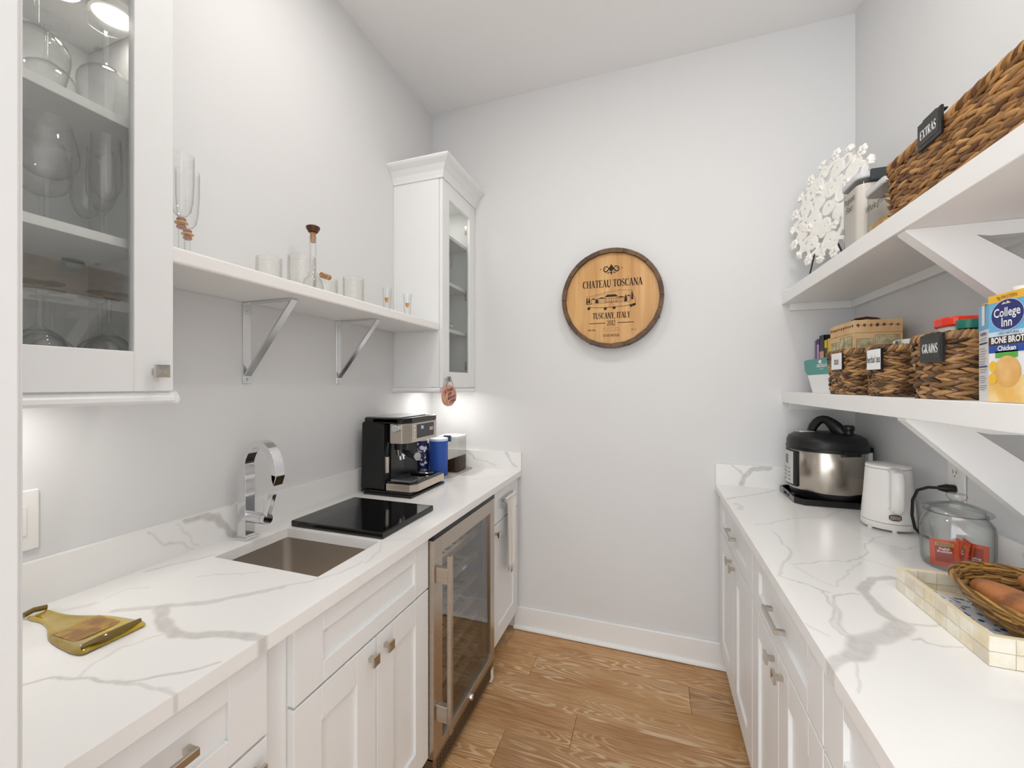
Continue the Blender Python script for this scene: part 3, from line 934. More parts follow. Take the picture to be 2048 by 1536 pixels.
# ---------------------------------------------------------------- wall shelf with two metal brackets
ZSH = 1.725
tag(MB().box(XL + .001, .6275, 1.687, -1.033, 1.8735, ZSH).build('wall_shelf', SHELFP, bevel=.006, seg=3), 'long white wall shelf between the two glass-door cabinets', 'shelf')
BR = M('brushed_aluminium', (214, 216, 218), .22, 1.)
for y, lab in ((1.031, 'triangular silver shelf bracket nearer the sink faucet'), (1.463, 'triangular silver shelf bracket nearer the far cabinet')):
    t = thing('shelf_bracket', lab, 'bracket', (XL, y, 1.41), group='silver shelf brackets')
    MB().box(XL + .0005, y - .015, 1.412, XL + .004, y + .015, 1.687).build('wall_plate', BR, t, bevel=.001, seg=1)
    MB().box(XL + .004, y - .015, 1.683, -1.095, y + .015, 1.6868).build('shelf_plate', BR, t, bevel=.001, seg=1)
    MB().prism([(XL + .004, 1.442), (XL + .009, 1.438), (-1.093, 1.682), (-1.098, 1.686)], 'y', y - .012, y + .012).build('strut', BR, t)
    for z in (1.425, 1.655):
        MB().lathe([(0, .004), (.003, .0035), (.005, .001), (.005, 0)], (0, 0, 0), 12).xf(Matrix.Translation((XL + .004, y, z)) @ Matrix.Rotation(PI / 2, 4, 'Y')).build('screw', CHROME, t)

# ---------------------------------------------------------------- glassware
def shell(outer, th=.0014):
    """closed glass wall from an outer profile listed bottom to top"""
    inner = [(max(r - th, 0), z) for r, z in outer if r > th][::-1]
    return outer + inner
def wine_prof(s=1., bowl=.040, hb=.10, stem=.085, rim=.031):
    foot = [(0, 0), (.034, 0), (.034, .002), (.012, .005), (.0042, .012)]
    st = [(.0036, .03), (.0036, stem - .012), (.006, stem - .002)]
    b = []
    for i in range(1, 11):
        f = i / 10
        if f < .45:
            r = bowl * math.sin(f / .45 * PI / 2) ** .75
        else:
            r = bowl + (rim - bowl) * ((f - .45) / .55) ** 1.6
        b.append((r, stem + hb * (f ** 1.25)))
    pr = foot + st + b
    inner = [(r - .0012, z) for r, z in b][::-1] + [(0, stem + .004)]
    return [(r * s, z * s) for r, z in pr + inner]
def flip(pr):
    h = max(z for r, z in pr)
    return [(r, h - z) for r, z in pr][::-1]
wine_up = None
def glass_thing(name, label, pr, loc, mat, group=None, n=28):
    t = thing(name, label, 'glass', loc, group=group, local=True)
    MB().lathe(pr, (0, 0, 0), n).build('bowl', mat, t, angle=60)
    return t
big = wine_prof(1., .046, .115, .09, .034)
mid = wine_prof(1., .038, .10, .085, .029)
flute = wine_prof(1., .026, .14, .075, .024)
bz, s1, s2, s3 = 1.4155, 1.7165, 1.9725, 2.2305
NG = 'stemmed glasses in the near glass-door cabinet'
def glass_set(name, pr, z, spots, what):
    p0 = None
    for x, y, where in spots:
        if p0 is None:
            p0 = glass_thing(name, what + ' ' + where, pr, (x, y, z), STEM, NG)
        else:
            dup(p0, (x, y, z), 0, what + ' ' + where)
glass_set('wine_glass', flip(mid), bz, [(-1.085, .335, 'front row left'), (-1.085, .44, 'front row middle'), (-1.085, .545, 'front row right'), (-1.17, .385, 'middle row left'), (-1.17, .478, 'middle row centre'), (-1.17, .571, 'middle row right'), (-1.256, .33, 'back row left'), (-1.256, .43, 'back row middle'), (-1.256, .53, 'back row right')], 'upside-down clear wine glass on the near cabinet floor,')
glass_set('wine_glass', big, s1, [(-1.105, .355, 'front left'), (-1.108, .46, 'front right'), (-1.205, .405, 'behind in the middle'), (-1.21, .305, 'behind at the left'), (-1.222, .500, 'behind at the right')], 'large clear wine glass upright on the near cabinet lower shelf,')
glass_set('champagne_flute', flute, s1, [(-1.095, .545, 'nearest the pane'), (-1.165, .572, 'in the middle'), (-1.252, .585, 'at the back')], 'slim clear flute at the right of the near cabinet lower shelf,')
glass_set('wine_glass', flip(big), s2, [(-1.105, .345, 'front left'), (-1.105, .445, 'front middle'), (-1.21, .395, 'behind at the left'), (-1.205, .50, 'behind at the right'), (-1.105, .55, 'front right')], 'large upside-down wine glass on the near cabinet upper shelf,')
f5 = None
for x, y, z, wh in ((-1.10, 1.99, s2, 'nearest its glass door'), (-1.11, 2.09, s2, 'right of the front one'), (-1.20, 2.04, s2, 'behind the front two'), (-1.09, 1.97, s3, 'alone on its top shelf')):
    if f5 is None:
        f5 = glass_thing('wine_glass', 'clear wine glass in the far corner cabinet ' + wh, mid, (x, y, z), STEM, 'wine glasses in the far corner cabinet')
    else:
        dup(f5, (x, y, z), 0, 'clear wine glass in the far corner cabinet ' + wh)
f6 = None
for x, y, wh in ((-1.09, 1.99, 'in front'), (-1.16, 2.08, 'further back')):
    pr = shell([(0, 0), (.034, 0), (.036, .004), (.038, .10)], .002) + [(0, .004)]
    if f6 is None:
        f6 = glass_thing('tumbler', 'clear tumbler on the floor of the far corner cabinet, ' + wh, pr, (x, y, bz), STEM, 'tumblers in the far corner cabinet')
    else:
        dup(f6, (x, y, bz), 0, 'clear tumbler on the floor of the far corner cabinet, ' + wh)
# steel shaker cup and small steel jigger in the far cabinet
tag(MB().lathe([(0, 0), (.038, 0), (.042, .004), (.046, .03), (.046, .09), (.04, .105), (.02, .112), (0, .113)], (-1.10, 1.985, s1), 28).build('cocktail_shaker', CHROME), 'rounded polished steel shaker in the far corner cabinet', 'shaker')
t = thing('napkin_ring', 'small square polished steel holder on the lower shelf of the far cabinet', 'holder', (-1.10, 2.09, s1))
MB().box(-1.125, 2.065, s1, -1.075, 2.115, s1 + .042).build('cube', NICKEL, t, bevel=.006)
MB().sphere((-1.073, 2.09, s1 + .022), .013, 14, 8).build('ball', CHROME, t)

# on the wall shelf
AMB = M('amber_bead', (246, 204, 156), .12, trans=.6, spec=.6)
PLUM = M('plum_bead', (204, 160, 144), .12, trans=.6, spec=.6)
def bead_flute(loc, label):
    t = thing('champagne_flute', label, 'glass', loc, group='beaded flutes on the wall shelf', local=True)
    MB().lathe([(0, 0), (.033, 0), (.033, .0025), (.010, .006), (.0068, .012), (.0062, .07), (.006, .078)], (0, 0, 0), 24).build('stem', THICK, t)
    MB().sphere((0, 0, .083), .011, 16, 8, sz=.55).build('bead', PLUM, t)
    MB().sphere((0, 0, .093), .015, 16, 8, sz=.42).build('bead', AMB, t)
    MB().sphere((0, 0, .102), .0105, 16, 8, sz=.6).build('bead', PLUM, t)
    b = [(.002, .107), (.012, .112), (.020, .124), (.0245, .15), (.027, .20), (.0275, .265)]
    MB().lathe([(0, .106)] + b + [(r - .0012, z) for r, z in b][::-1] + [(0, .111)], (0, 0, 0), 28).build('bowl', STEM, t, angle=60)
    return t
bead_flute((-1.13, .715, ZSH), 'taller-looking flute with plum and amber beads, nearer the near cabinet')
bead_flute((-1.20, .775, ZSH), 'beaded amber flute standing behind the other by the near cabinet')
def tumbler(loc, label, r, h):
    t = thing('tumbler', label, 'glass', loc, group='bubbled tumblers on the wall shelf', local=True)
    pr = [(0, 0), (r * .88, 0), (r * .93, .004), (r, h * .3), (r, h * .8), (r * .98, h), (r * .98 - .003, h), (r - .004, h * .5), (r * .86, .012), (0, .010)]
    MB().lathe(pr, (0, 0, 0), 40).build('cup', BUBBLE, t, angle=60)
    return t
tumbler((-1.15, .985, ZSH), 'short wide bubbled glass tumbler, leftmost on the wall shelf', .037, .085)
tumbler((-1.12, 1.085, ZSH), 'tallest bubbled glass tumbler beside the slim decanter', .043, .115)
tumbler((-1.13, 1.205, ZSH), 'short bubbled tumbler with a cork lying in front of the decanter', .040, .068)
tumbler((-1.15, 1.375, ZSH), 'bubbled glass tumbler standing alone between decanter and cordial glasses', .041, .115)
CORK = M('cork', (196, 152, 104), .8, col2=(160, 112, 70), nscale=(90, 90, 90), ndet=4, bump=.2, bscale=150.)
DWOOD = M('dark_walnut', (92, 52, 30), .35, col2=(60, 34, 20), nscale=(40, 40, 200))
t = thing('decanter', 'slim clear glass decanter with dark wooden cork stopper on the wall shelf', 'decanter', (-1.20, 1.215, ZSH), local=True)
o_ = [(0, 0), (.034, 0), (.036, .004), (.037, .05), (.030, .078), (.014, .088), (.018, .096), (.012, .104), (.0115, .16), (.0125, .225), (.014, .236)]
MB().lathe(o_ + [(r - .0018, z) for r, z in o_[3:]][::-1] + [(0, .006)], (0, 0, 0), 28).build('bottle', STEM, t, angle=60)
st = MB().lathe([(0, .215), (.0088, .215), (.0108, .25), (0, .25)], (0, 0, 0), 20).build('stopper', CORK, t)
MB().lathe([(.010, .250), (.016, .252), (.024, .266), (.0245, .272), (.018, .276), (0, .277)], (0, 0, 0), 24).build('knob', DWOOD, st)
tag(MB().tube([(0, -.02, .010), (0, .02, .010)], .010, 18).build('cork_stopper', CORK), 'small loose cork lying on the rim of the short tumbler', 'cork').location = (-1.128, 1.20, ZSH + .0685)
GOLD = M('gold_emblem', (196, 150, 88), .35, .7)
for (x, y), lab in (((-1.15, 1.60), 'small cordial glass with gold crest, further from the far cabinet'), ((-1.13, 1.735), 'small cordial glass with gold crest right beside the far cabinet')):
    t = thing('cordial_glass', lab, 'glass', (x, y, ZSH), group='cordial glasses on the wall shelf', local=True)
    MB().lathe([(0, 0), (.013, 0), (.014, .012), (.021, .125), (.0196, .125), (.0128, .014), (0, .013)], (0, 0, 0), 24).build('cup', STEM, t, angle=60)
    m = MB()
    pts = [(-.010, .012), (-.006, .010), (0, .012), (.006, .010), (.010, .012), (.009, -.002), (.005, -.009), (0, -.013), (-.005, -.009), (-.009, -.002)]
    a0 = math.radians(-58)
    vs = [((.0192) * math.cos(a0 + q[0] / .0192), (.0192) * math.sin(a0 + q[0] / .0192), .068 + q[1]) for q in pts]
    vs.append((.0194 * math.cos(a0), .0194 * math.sin(a0), .068))
    m.add(vs, [(i, (i + 1) % 10, 10) for i in range(10)])
    m.build('crest', GOLD, t)

# ---------------------------------------------------------------- barrel head on the back wall
BX, BZ, BY = -.208, 1.866, YB - .002
t = thing('barrel_head_sign', 'round wooden barrel-head wine sign hanging on the back wall', 'sign', (BX, BY, BZ))
OAKL = M('barrel_oak', (214, 168, 108), .42, col2=(190, 138, 78), nscale=(30, 8, 2.2), ndet=4, nlo=.35, nhi=.7)
STAVE = M('barrel_stave', (112, 84, 58), .55, col2=(78, 58, 42), nscale=(12, 12, 12), ndet=4, bump=.2, bscale=70.)
HOOP = M('barrel_hoop', (92, 84, 78), .45, .8)
RO, RI, NS = .262, .2425, 22
nst = 24
rb = random.Random(3)
for k in range(nst):
    a0, a1 = 2 * PI * k / nst, 2 * PI * (k + 1) / nst
    ri0 = RI - rb.uniform(0, .003)
    dep = .062 + rb.uniform(-.002, .002)
    p = []
    for a in (a0 + .0006, (a0 + a1) / 2, a1 - .0006):
        p.append((BX + RO * math.cos(a), BZ + RO * math.sin(a)))
    am = (a0 + a1) / 2
    for a in (a1 - .0006, a0 + .0006):
        p.append((BX + ri0 * math.cos(a), BZ + ri0 * math.sin(a)))
    MB().prism(p, 'y', BY - dep, BY).build('stave', STAVE, t, bevel=.0012, seg=1)
for k in range(7):
    x0, x1 = BX - .241 + k * .0689, BX - .241 + (k + 1) * .0689
    p = []
    xs = [x0 + (x1 - x0) * i / 8 for i in range(9)]
    hh = lambda x: math.sqrt(max(.2405 ** 2 - (x - BX) ** 2, 1e-5))
    p = [(x + (.0003 if i == 0 else -.0003 if i == 8 else 0), BZ + hh(x)) for i, x in enumerate(xs)] + [(x, BZ - hh(x)) for x in xs[::-1]]
    MB().prism(p, 'y', BY - .044, BY - .02).build('head_board', OAKL, t)
m = MB()
for a in (20, 62, 105, 160, 215, 245, 290, 335):
    ar = math.radians(a)
    m.sphere((BX + .263 * math.cos(ar), BY - .03, BZ + .263 * math.sin(ar)), .004, 8, 5)
m.build('nail', BLACKP, t)
fr = lambda x, z: (V(BX + x, BY - .0446, BZ + z), V(1, 0, 0), V(0, 0, 1))
serif('CHATEAU TOSCANA', .039, INK, t, fr(.004, .080), sx=.71)
serif('TUSCANY, ITALY', .032, INK, t, fr(.0, -.090), sx=.66)
serif('2012', .027, INK, t, fr(.0, -.130), sx=.75)
m = MB()
for s_ in (-1, 1):
    m.strip([(s_ * .032, 0), (s_ * .115, 0)], .0035, fr(0, -.130))
m.build('rule_line', INK, t)
serif('ESTATE BOTTLED', .013, INK, t, fr(0, -.196), sx=.66)
m = MB()
for z, hw_ in ((-.157, .043), (-.170, .047)):
    n_ = int(hw_ * 2 / .0022)
    for a_, b_ in ((0, 7), (9, 17), (19, 24), (26, n_)):
        m.strip([(-hw_ + (i + .8 * math.sin(i * 1.9)) * .0022, .0016 * math.sin(i * 2.3) + .0022 * math.sin(i * .9 + z * 900)) for i in range(a_, b_)], .0008, fr(0, z))
m.build('script_print', INK, t)
text('8% VOL.', .012, INK, t, fr(-.100, -.166), bold=.0003)
text('75 cl', .013, INK, t, fr(.112, -.170), shear=.2)
# crest with scrolls
m = MB()
F = (V(BX, BY - .0446, BZ + .155), V(1.2, 0, 0), V(0, 0, 1.2))
m.poly([(0, .022), (.006, .012), (.012, .004), (.008, -.006), (0, -.010), (-.008, -.006), (-.012, .004), (-.006, .012)], F)
m.poly([(0, -.008), (.005, -.016), (0, -.027), (-.005, -.016)], F)
for s_ in (-1, 1):
    m.strip([(s_ * x, z) for x, z in ((.010, .004), (.017, -.008), (.026, -.011), (.033, -.004), (.031, .005), (.025, .004), (.026, -.001))], [.004, .006, .006, .005, .004, .003, .002], F)
    m.strip([(s_ * x, z) for x, z in ((.012, .006), (.019, .012), (.026, .011), (.036, .006))], [.003, .005, .004, .001], F)
    m.strip([(s_ * x, z) for x, z in ((.006, -.012), (.014, -.018), (.022, -.014))], [.003, .004, .001], F)
    m.poly([(s_ * .046 + q[0], .002 + q[1]) for q in ((-.003, 0), (0, -.003), (.003, 0), (0, .003))], F)
m.build('crest_print', INK, t)
# villa drawing
m = MB()
F = (V(BX, BY - .0446, BZ - .005), V(1.18, 0, 0), V(0, 0, 1.15))
L_ = lambda pts, w=.0018: m.strip(pts, w, F)
L_([(-.105, -.030), (-.06, -.036), (0, -.036), (.06, -.034), (.105, -.026)], .002)
L_([(-.10, .018), (-.04, .030), (.03, .040), (.09, .036)], .001)
L_([(-.09, .014), (-.05, .022), (-.01, .026)], .0008)
L_([(-.025, -.014), (-.025, .012), (.025, .012), (.025, -.014), (-.025, -.014)])
m.poly([(-.030, .012), (-.018, .022), (.018, .022), (.030, .012)], F)
for x0, x1, h in ((-.058, -.025, .006), (.025, .058, .006), (-.088, -.070, .004), (.068, .082, .010)):
    L_([(x0, -.016), (x0, h), (x1, h), (x1, -.016)])
    m.poly([(x0 - .003, h), ((x0 + x1) / 2, h + .006), (x1 + .003, h)], F)
    L_([(x0, -.016), (x1, -.016)], .001)
for i in range(5):
    for z in (-.009, .003):
        x = -.02 + i * .01
        L_([(x, z - .003), (x, z + .003)], .003)
for s_ in (-1, 1):
    for i in range(4):
        for z in (-.010, -.001):
            x = s_ * (.031 + i * .0075)
            L_([(x, z - .002), (x, z + .002)], .0024)
for x, z, hh2, ww in ((-.108, -.012, .034, .008), (-.098, -.010, .026, .010), (.062, -.012, .034, .012), (.090, -.004, .04, .010), (-.064, -.012, .02, .016)):
    m.poly([(x - ww / 2, z), (x, z - .004), (x + ww / 2, z), (x + ww * .35, z + hh2 * .5), (x, z + hh2), (x - ww * .35, z + hh2 * .5)], F)
for x, z in ((-.100, -.038), (-.026, -.042), (.012, -.040), (.098, -.030), (.086, -.034)):
    m.poly([(x + .008 * math.cos(k * .9), z + .006 * math.sin(k * .9) * (1.3 if k % 2 else .8)) for k in range(7)], F)
L_([(-.012, -.036), (0, -.016), (.014, -.034)], .0012)
L_([(.08, .0), (.088, .034), (.095, .012), (.102, .0), (.104, -.024)], .0014)
L_([(-.112, -.018), (-.085, -.016)], .003)
m.build('villa_print', INK, t)

# ---------------------------------------------------------------- coaster sign hanging from the far cabinet's knob
t = thing('hanging_sign', 'small round pink ceramic sign hanging from the far cabinet knob', 'sign', (-.985, 1.905, 1.36))
PINK = M('pink_ceramic', (222, 160, 138), .25, col2=(206, 140, 118), nscale=(30, 30, 30))
sp = [(.078 * math.cos(a) * (1 + .03 * math.sin(3 * a + 1)) , .056 * math.sin(a) * (1 + .03 * math.cos(2 * a))) for a in [2 * PI * i / 28 for i in range(28)]]
MB().prism([(1.893 + q[0], 1.353 + q[1]) for q in sp], 'x', -.990, -.983).build('plaque', PINK, t, bevel=.002)
MB().tube([(-.985, 1.855, 1.400), (-.985, 1.880, 1.424), (-.985, 1.905, 1.4505), (-.985, 1.925, 1.424), (-.985, 1.94, 1.396)], .0012, 6).build('wire', M('dark_wire', (70, 70, 68), .4, .8), t)
SF = lambda y, z: (V(-.9826, y, z), V(0, .985, .17), V(0, -.05, 1))
for i, (s_, y) in enumerate((('IS THERE', 1.885), ('LIFE', 1.895), ('BEFORE', 1.912), ('COFFEE', 1.927))):
    text(s_, .020, BLACKINK, t, SF(y, 1.380 - i * .0185), shear=.2, bold=.0004, sx=1.15)
m = MB()
m.poly([(0, 0), (-.018, .03), (-.006, .022)], SF(1.848, 1.318)).poly([(0, 0), (.016, .026), (.004, .022)], SF(1.848, 1.318))
m.build('leaf_print', M('leaf_green', (150, 190, 90), .5), t)
m = MB().poly([(0, 0), (-.016, .032), (-.004, .02)], SF(1.846, 1.342)).poly([(0, 0), (.010, .034), (.002, .02)], SF(1.846, 1.342))
m.build('stalk_print', M('carrot_brown', (176, 104, 66), .5), t)

# ---------------------------------------------------------------- switch plate on the left wall
t = thing('light_switch', 'white rocker switch plate on the left wall above the worktop', 'switch', (XL, .49, 1.11))
MB().box(XL + .0005, .452, 1.042, XL + .007, .528, 1.176).build('plate', WHITEP, t, bevel=.004)
MB().box(XL + .007, .473, 1.076, XL + .010, .507, 1.142).build('rocker', WHITEP, t, bevel=.0015)

# ---------------------------------------------------------------- left worktop things
t = thing('granite_slab', 'polished black granite board lying beside the sink', 'board', (-1.0, 1.27, ZT))
MB().box(-1.19, 1.106, ZT + .0005, -.812, 1.428, ZT + .021).build('board', GRANITE, t, bevel=.0035, seg=3)
# slumped bottle tray
t = thing('slumped_bottle_tray', 'flattened amber-green wine bottle serving tray on the near worktop', 'tray', (-1.08, .5, ZT))
OLIVE = M('olive_glass', (196, 166, 44), .06, col2=(150, 124, 24), nscale=(7, 7, 7), coat=.6, spec=.7)
OLIVED = M('olive_glass_dark', (112, 88, 20), .06, coat=.6)
axis = [(-1.240, .497), (-1.205, .499), (-1.175, .500), (-1.140, .500), (-1.11, .500), (-1.075, .500), (-1.02, .500), (-.995, .5), (-.975, .5)]
half = [.017, .0155, .017, .028, .042, .050, .054, .055, .051]
hts = [.013, .010, .008, .007, .007, .007, .009, .017, .011]
m = MB()
NX = 10
vs = []
for (ax, ay), hw, hz in zip(axis, half, hts):
    for q in range(NX + 1):
        f = q / NX * 2 - 1
        vs.append((ax, ay + .002 + hw * f, ZT + .001 + hz * (1 - .55 * (1 - abs(f) ** 3)) * (1 if abs(f) < .99 else .4)))
fs = [(i * (NX + 1) + q, (i + 1) * (NX + 1) + q, (i + 1) * (NX + 1) + q + 1, i * (NX + 1) + q + 1) for i in range(len(axis) - 1) for q in range(NX)]
nb = len(vs)
vs2 = [(v[0], v[1], ZT + .0006) for v in vs]
fs2 = [tuple(nb + i for i in f[::-1]) for f in fs]
side = []
ed = [i * (NX + 1) for i in range(len(axis))] + [(len(axis) - 1) * (NX + 1) + q for q in range(1, NX + 1)] + [i * (NX + 1) + NX for i in range(len(axis) - 2, -1, -1)] + [q for q in range(NX - 1, 0, -1)]
for a, b in zip(ed, ed[1:] + ed[:1]):
    side.append((a, nb + a, nb + b, b))
m.add(vs + vs2, fs + fs2 + side, True)
m.build('body', OLIVE, t, subsurf=2, angle=180)
MB().tube([(-1.243, .480, ZT + .010), (-1.246, .497, ZT + .013), (-1.243, .516, ZT + .010)], .0055, 10).build('lip', OLIVED, t)
MB().tube([(-.990, .455, ZT + .012), (-.983, .48, ZT + .015), (-.982, .52, ZT + .015), (-.990, .548, ZT + .012)], [.004, .006, .006, .004], 10).build('base_fold', OLIVED, t)
MB().box(-1.105, .466, ZT + .0060, -1.030, .538, ZT + .0068).build('label_print', M('faded_label', (178, 138, 56), .2, col2=(140, 100, 50), nscale=(50, 50, 50)), t)

# coffee machine
cz = ZT + .0005
t = thing('coffee_machine', 'black and steel espresso coffee machine on the left worktop', 'coffee machine', (-1.13, 1.69, ZT))
STC = M('warm_steel', (206, 196, 184), .32, 1., bump=.02, bscale=(4, 300, 4))
MB().box(-1.262, 1.556, cz + .005, -1.0, 1.84, cz + .018).build('base', BLACKP, t, bevel=.006)
MB().box(-1.235, 1.54, cz, -.985, 1.846, cz + .010).build('drip_mat', BLACKP, t, bevel=.004)
m = MB()
m.prism([(-1.262, cz + .02), (-1.135, cz + .02), (-1.137, 1.205), (-1.137, 1.232), (-1.235, 1.246), (-1.255, 1.236)], 'y', 1.556, 1.838)
m.build('body', BLACKP, t, bevel=.006)
m = MB()
m.prism([(1.562, 1.236), (1.562, 1.258), (1.575, 1.262), (1.83, 1.262), (1.838, 1.256), (1.838, 1.236)], 'x', -1.245, -1.065)
m.build('top_cover', BLACKG, t, bevel=.004)
MB().prism([(-1.068, 1.562), (-1.045, 1.566), (-1.028, 1.615), (-1.028, 1.838), (-1.2, 1.838), (-1.2, 1.562)], 'z', 1.234, 1.259).build('brow', BLACKG, t, bevel=.004)
MB().prism([(-1.105, 1.560), (-1.047, 1.562), (-1.026, 1.612), (-1.026, 1.836), (-1.137, 1.836), (-1.137, 1.60)], 'z', 1.146, 1.234).build('brew_head', STC, t, bevel=.003)
MB().box(-1.0262, 1.655, 1.162, -1.0235, 1.805, 1.226).build('display_panel', M('panel_grey', (62, 62, 62), .25), t, bevel=.001)
DF = lambda y, z: (V(-1.0232, y, z), V(0, 1, 0), V(0, 0, 1))
text('70', .022, M('display_glow', (170, 205, 255), .5, emit=1.2), t, DF(1.695, 1.208))
MB().box(-1.0236, 1.762, 1.190, -1.0228, 1.797, 1.204).build('badge', CHROME, t, bevel=.0003)
text("De'Longhi", .008, BLACKINK, t, (V(-1.0226, 1.7795, 1.197), V(0, 1, 0), V(0, 0, 1)), bold=.0002)
for k in range(4):
    MB().sphere((-1.027, 1.632, 1.165 + k * .018), .005, 10, 6).build('button', CHROME, t)
MB().lathe([(.017, 0), (.0175, .012), (.015, .016), (0, .0165)], (0, 0, 0), 28).xf(Matrix.Translation((-1.072, 1.560, 1.216)) @ Matrix.Rotation(PI / 2, 4, 'X')).build('steam_dial', CHROME, t)
MB().box(-1.137, 1.60, cz + .02, -1.128, 1.70, 1.146).build('inner_wall', M('gloss_dark', (34, 34, 35), .25), t)
MB().tube([(-1.085, 1.615, 1.146), (-1.085, 1.615, 1.115)], .03, 24).build('group_head', BLACKP, t)
pf = MB().tube([(-1.085, 1.615, 1.116), (-1.085, 1.615, 1.086)], [.026, .020], 24).build('portafilter', CHROME, t)
MB().tube([(-1.066, 1.604, 1.108), (-1.03, 1.584, 1.104), (-.965, 1.556, 1.098)], [.010, .0135, .016], 16).build('portafilter_handle', BLACKP, pf)
MB().tube([(-.965, 1.556, 1.098), (-.960, 1.5538, 1.0976)], .0165, 20).build('handle_cap', CHROME, pf)
for dy in (-.012, .012):
    MB().tube([(-1.083, 1.615 + dy, 1.09), (-1.08, 1.615 + dy, 1.068)], .006, 10).build('pour_spout', CHROME, pf)
w = MB().tube([(-1.118, 1.568, 1.150), (-1.116, 1.558, 1.13), (-1.116, 1.553, 1.10), (-1.116, 1.553, 1.085)], .006, 12).build('steam_wand', BLACKP, t)
MB().tube([(-1.116, 1.553, 1.088), (-1.116, 1.553, 1.018)], [.009, .0075], 16).build('wand_sleeve', STC, w)
MB().prism([(-1.13, 1.562), (-1.005, 1.562), (-.985, 1.60), (-.985, 1.838), (-1.13, 1.838)], 'z', cz + .018, cz + .052).build('drip_tray', STC, t, bevel=.003)
dtop = MB().prism([(-1.128, 1.566), (-1.008, 1.566), (-.990, 1.602), (-.990, 1.835), (-1.128, 1.835)], 'z', cz + .052, cz + .062).build('tray_rim', BLACKG, t, bevel=.003)
for q in range(7):
    MB().box(-1.115, 1.58 + q * .016, cz + .062, -1.01, 1.588 + q * .016, cz + .0655).build('grate_bar', CHROME, dtop)
MB().lathe([(0, 0), (.055, 0), (.057, .004), (.052, .008), (0, .008)], (-1.065, 1.765, cz + .062), 32).build('warming_plate', BLACKG, t)
# mat with canisters behind the machine
t = tag(MB().prism(rrect(-1.165, 1.925, -1.005, 2.245, .03), 'z', ZT + .0004, ZT + .005).build('counter_mat', M('mat_grey', (176, 172, 164), .6)), 'thin grey mat under the canisters in the back corner', 'mat')
zm = ZT + .0055
t = thing('blue_canister', 'blue cylindrical canister with pale lid behind the coffee machine', 'canister', (-1.10, 1.99, zm))
MB().lathe([(0, 0), (.049, 0), (.05, .003), (.05, .175), (.0505, .18), (.0505, .186), (.049, .187)], (-1.10, 1.99, zm), 40).build('body', M('cobalt_blue', (42, 84, 172), .45), t)
MB().lathe([(.0505, .186), (.051, .188), (.051, .198), (.047, .200), (0, .200)], (-1.10, 1.99, zm), 40).build('lid', M('pale_lavender', (214, 220, 244), .4), t)
t = thing('clear_canister', 'clear square canister with coffee and steel scoop in the back corner', 'canister', (-1.085, 2.13, zm))
CLP = glass('clear_plastic', (240, 240, 238), (170, 170, 168), .7)
m = MB()
x0, y0, x1, y1 = -1.150, 2.065, -1.025, 2.195
m.prism(rrect(x0, y0, x1, y1, .02), 'z', zm, zm + .185)
m.build('body', CLP, t, smooth=True, angle=40)
MB().prism(rrect(x0 - .004, y0 - .004, x1 + .004, y1 + .004, .024), 'z', zm + .186, zm + .2).build('lid', M('lid_translucent', (226, 226, 224), .2), t, bevel=.003)
MB().box(x0 + .045, y0 - .010, zm + .172, x0 + .09, y0 - .003, zm + .206).build('clip', M('slate_clip', (62, 82, 100), .5), t, bevel=.001)
MB().prism([(x0 + .006, zm + .004), (x1 - .006, zm + .004), (x1 - .006, zm + .085), (x0 + .006, zm + .045)], 'y', y0 + .006, y1 - .006).build('coffee_grounds', M('ground_coffee', (66, 40, 26), .9, bump=.5, bscale=300.), t)
t = thing('patterned_mug', 'navy and white patterned mug between coffee machine and blue canister', 'mug', (-1.19, 1.945, zm))
MB().lathe([(0, 0), (.036, 0), (.040, .02), (.042, .09), (.040, .17), (.034, .185), (0, .187)], (-1.19, 1.965, zm), 32).build('body', M('navy_pattern', (26, 34, 84), .3, col2=(225, 228, 238), nscale=(38, 38, 38), ndet=2, nlo=.55, nhi=.57), t)
# towel on the narrow cabinet's pull
t = thing('dish_towel', 'cream striped dish towel hanging over the narrow cabinet pull', 'towel', (-.705, 2.07, .43))
m = MB()
NY, NZ = 26, 14
TW = M('striped_linen', (238, 234, 228), .9, sheen=.3, attr='tone', col2=(188, 180, 170))
vs, tn = [], []
for iz in range(NZ + 1):
    f = iz / NZ
    for iy in range(NY + 1):
        g = iy / NY
        yy = 1.995 + g * (.150 - .02 * f)
        wv = .006 * math.sin(g * 17 + f * 1.5) * (.4 + f * .6)
        if iz == 0:
            vs.append((-.712 + wv * .2, yy, .826)); 
        else:
            vs.append((-.704 + wv, yy, .822 - (f * (.37 + .02 * g))))
        k = (g * 9) % 1
        tn.append(.85 if k < .12 or .3 < k < .38 else 0.)
m.t = tn
m.v = vs
m.f = [(i * (NY + 1) + q, i * (NY + 1) + q + 1, (i + 1) * (NY + 1) + q + 1, (i + 1) * (NY + 1) + q) for i in range(NZ) for q in range(NY)]
m.sm = [True] * len(m.f)
m.build('front_fall', TW, t, tone=True, solid=.003, angle=180)
m2 = MB()
m2.v = [(-.7275 if v[0] > -.70 else -.7275, v[1], v[2] if i > NY else .826) for i, v in enumerate(vs)]
m2.v = [(-.7205 - .003 * math.sin(i % (NY + 1) * .6), v[1], .824 - (.824 - v[2]) * .8) for i, v in enumerate(vs)]
m2.t, m2.f, m2.sm = tn, m.f, m.sm
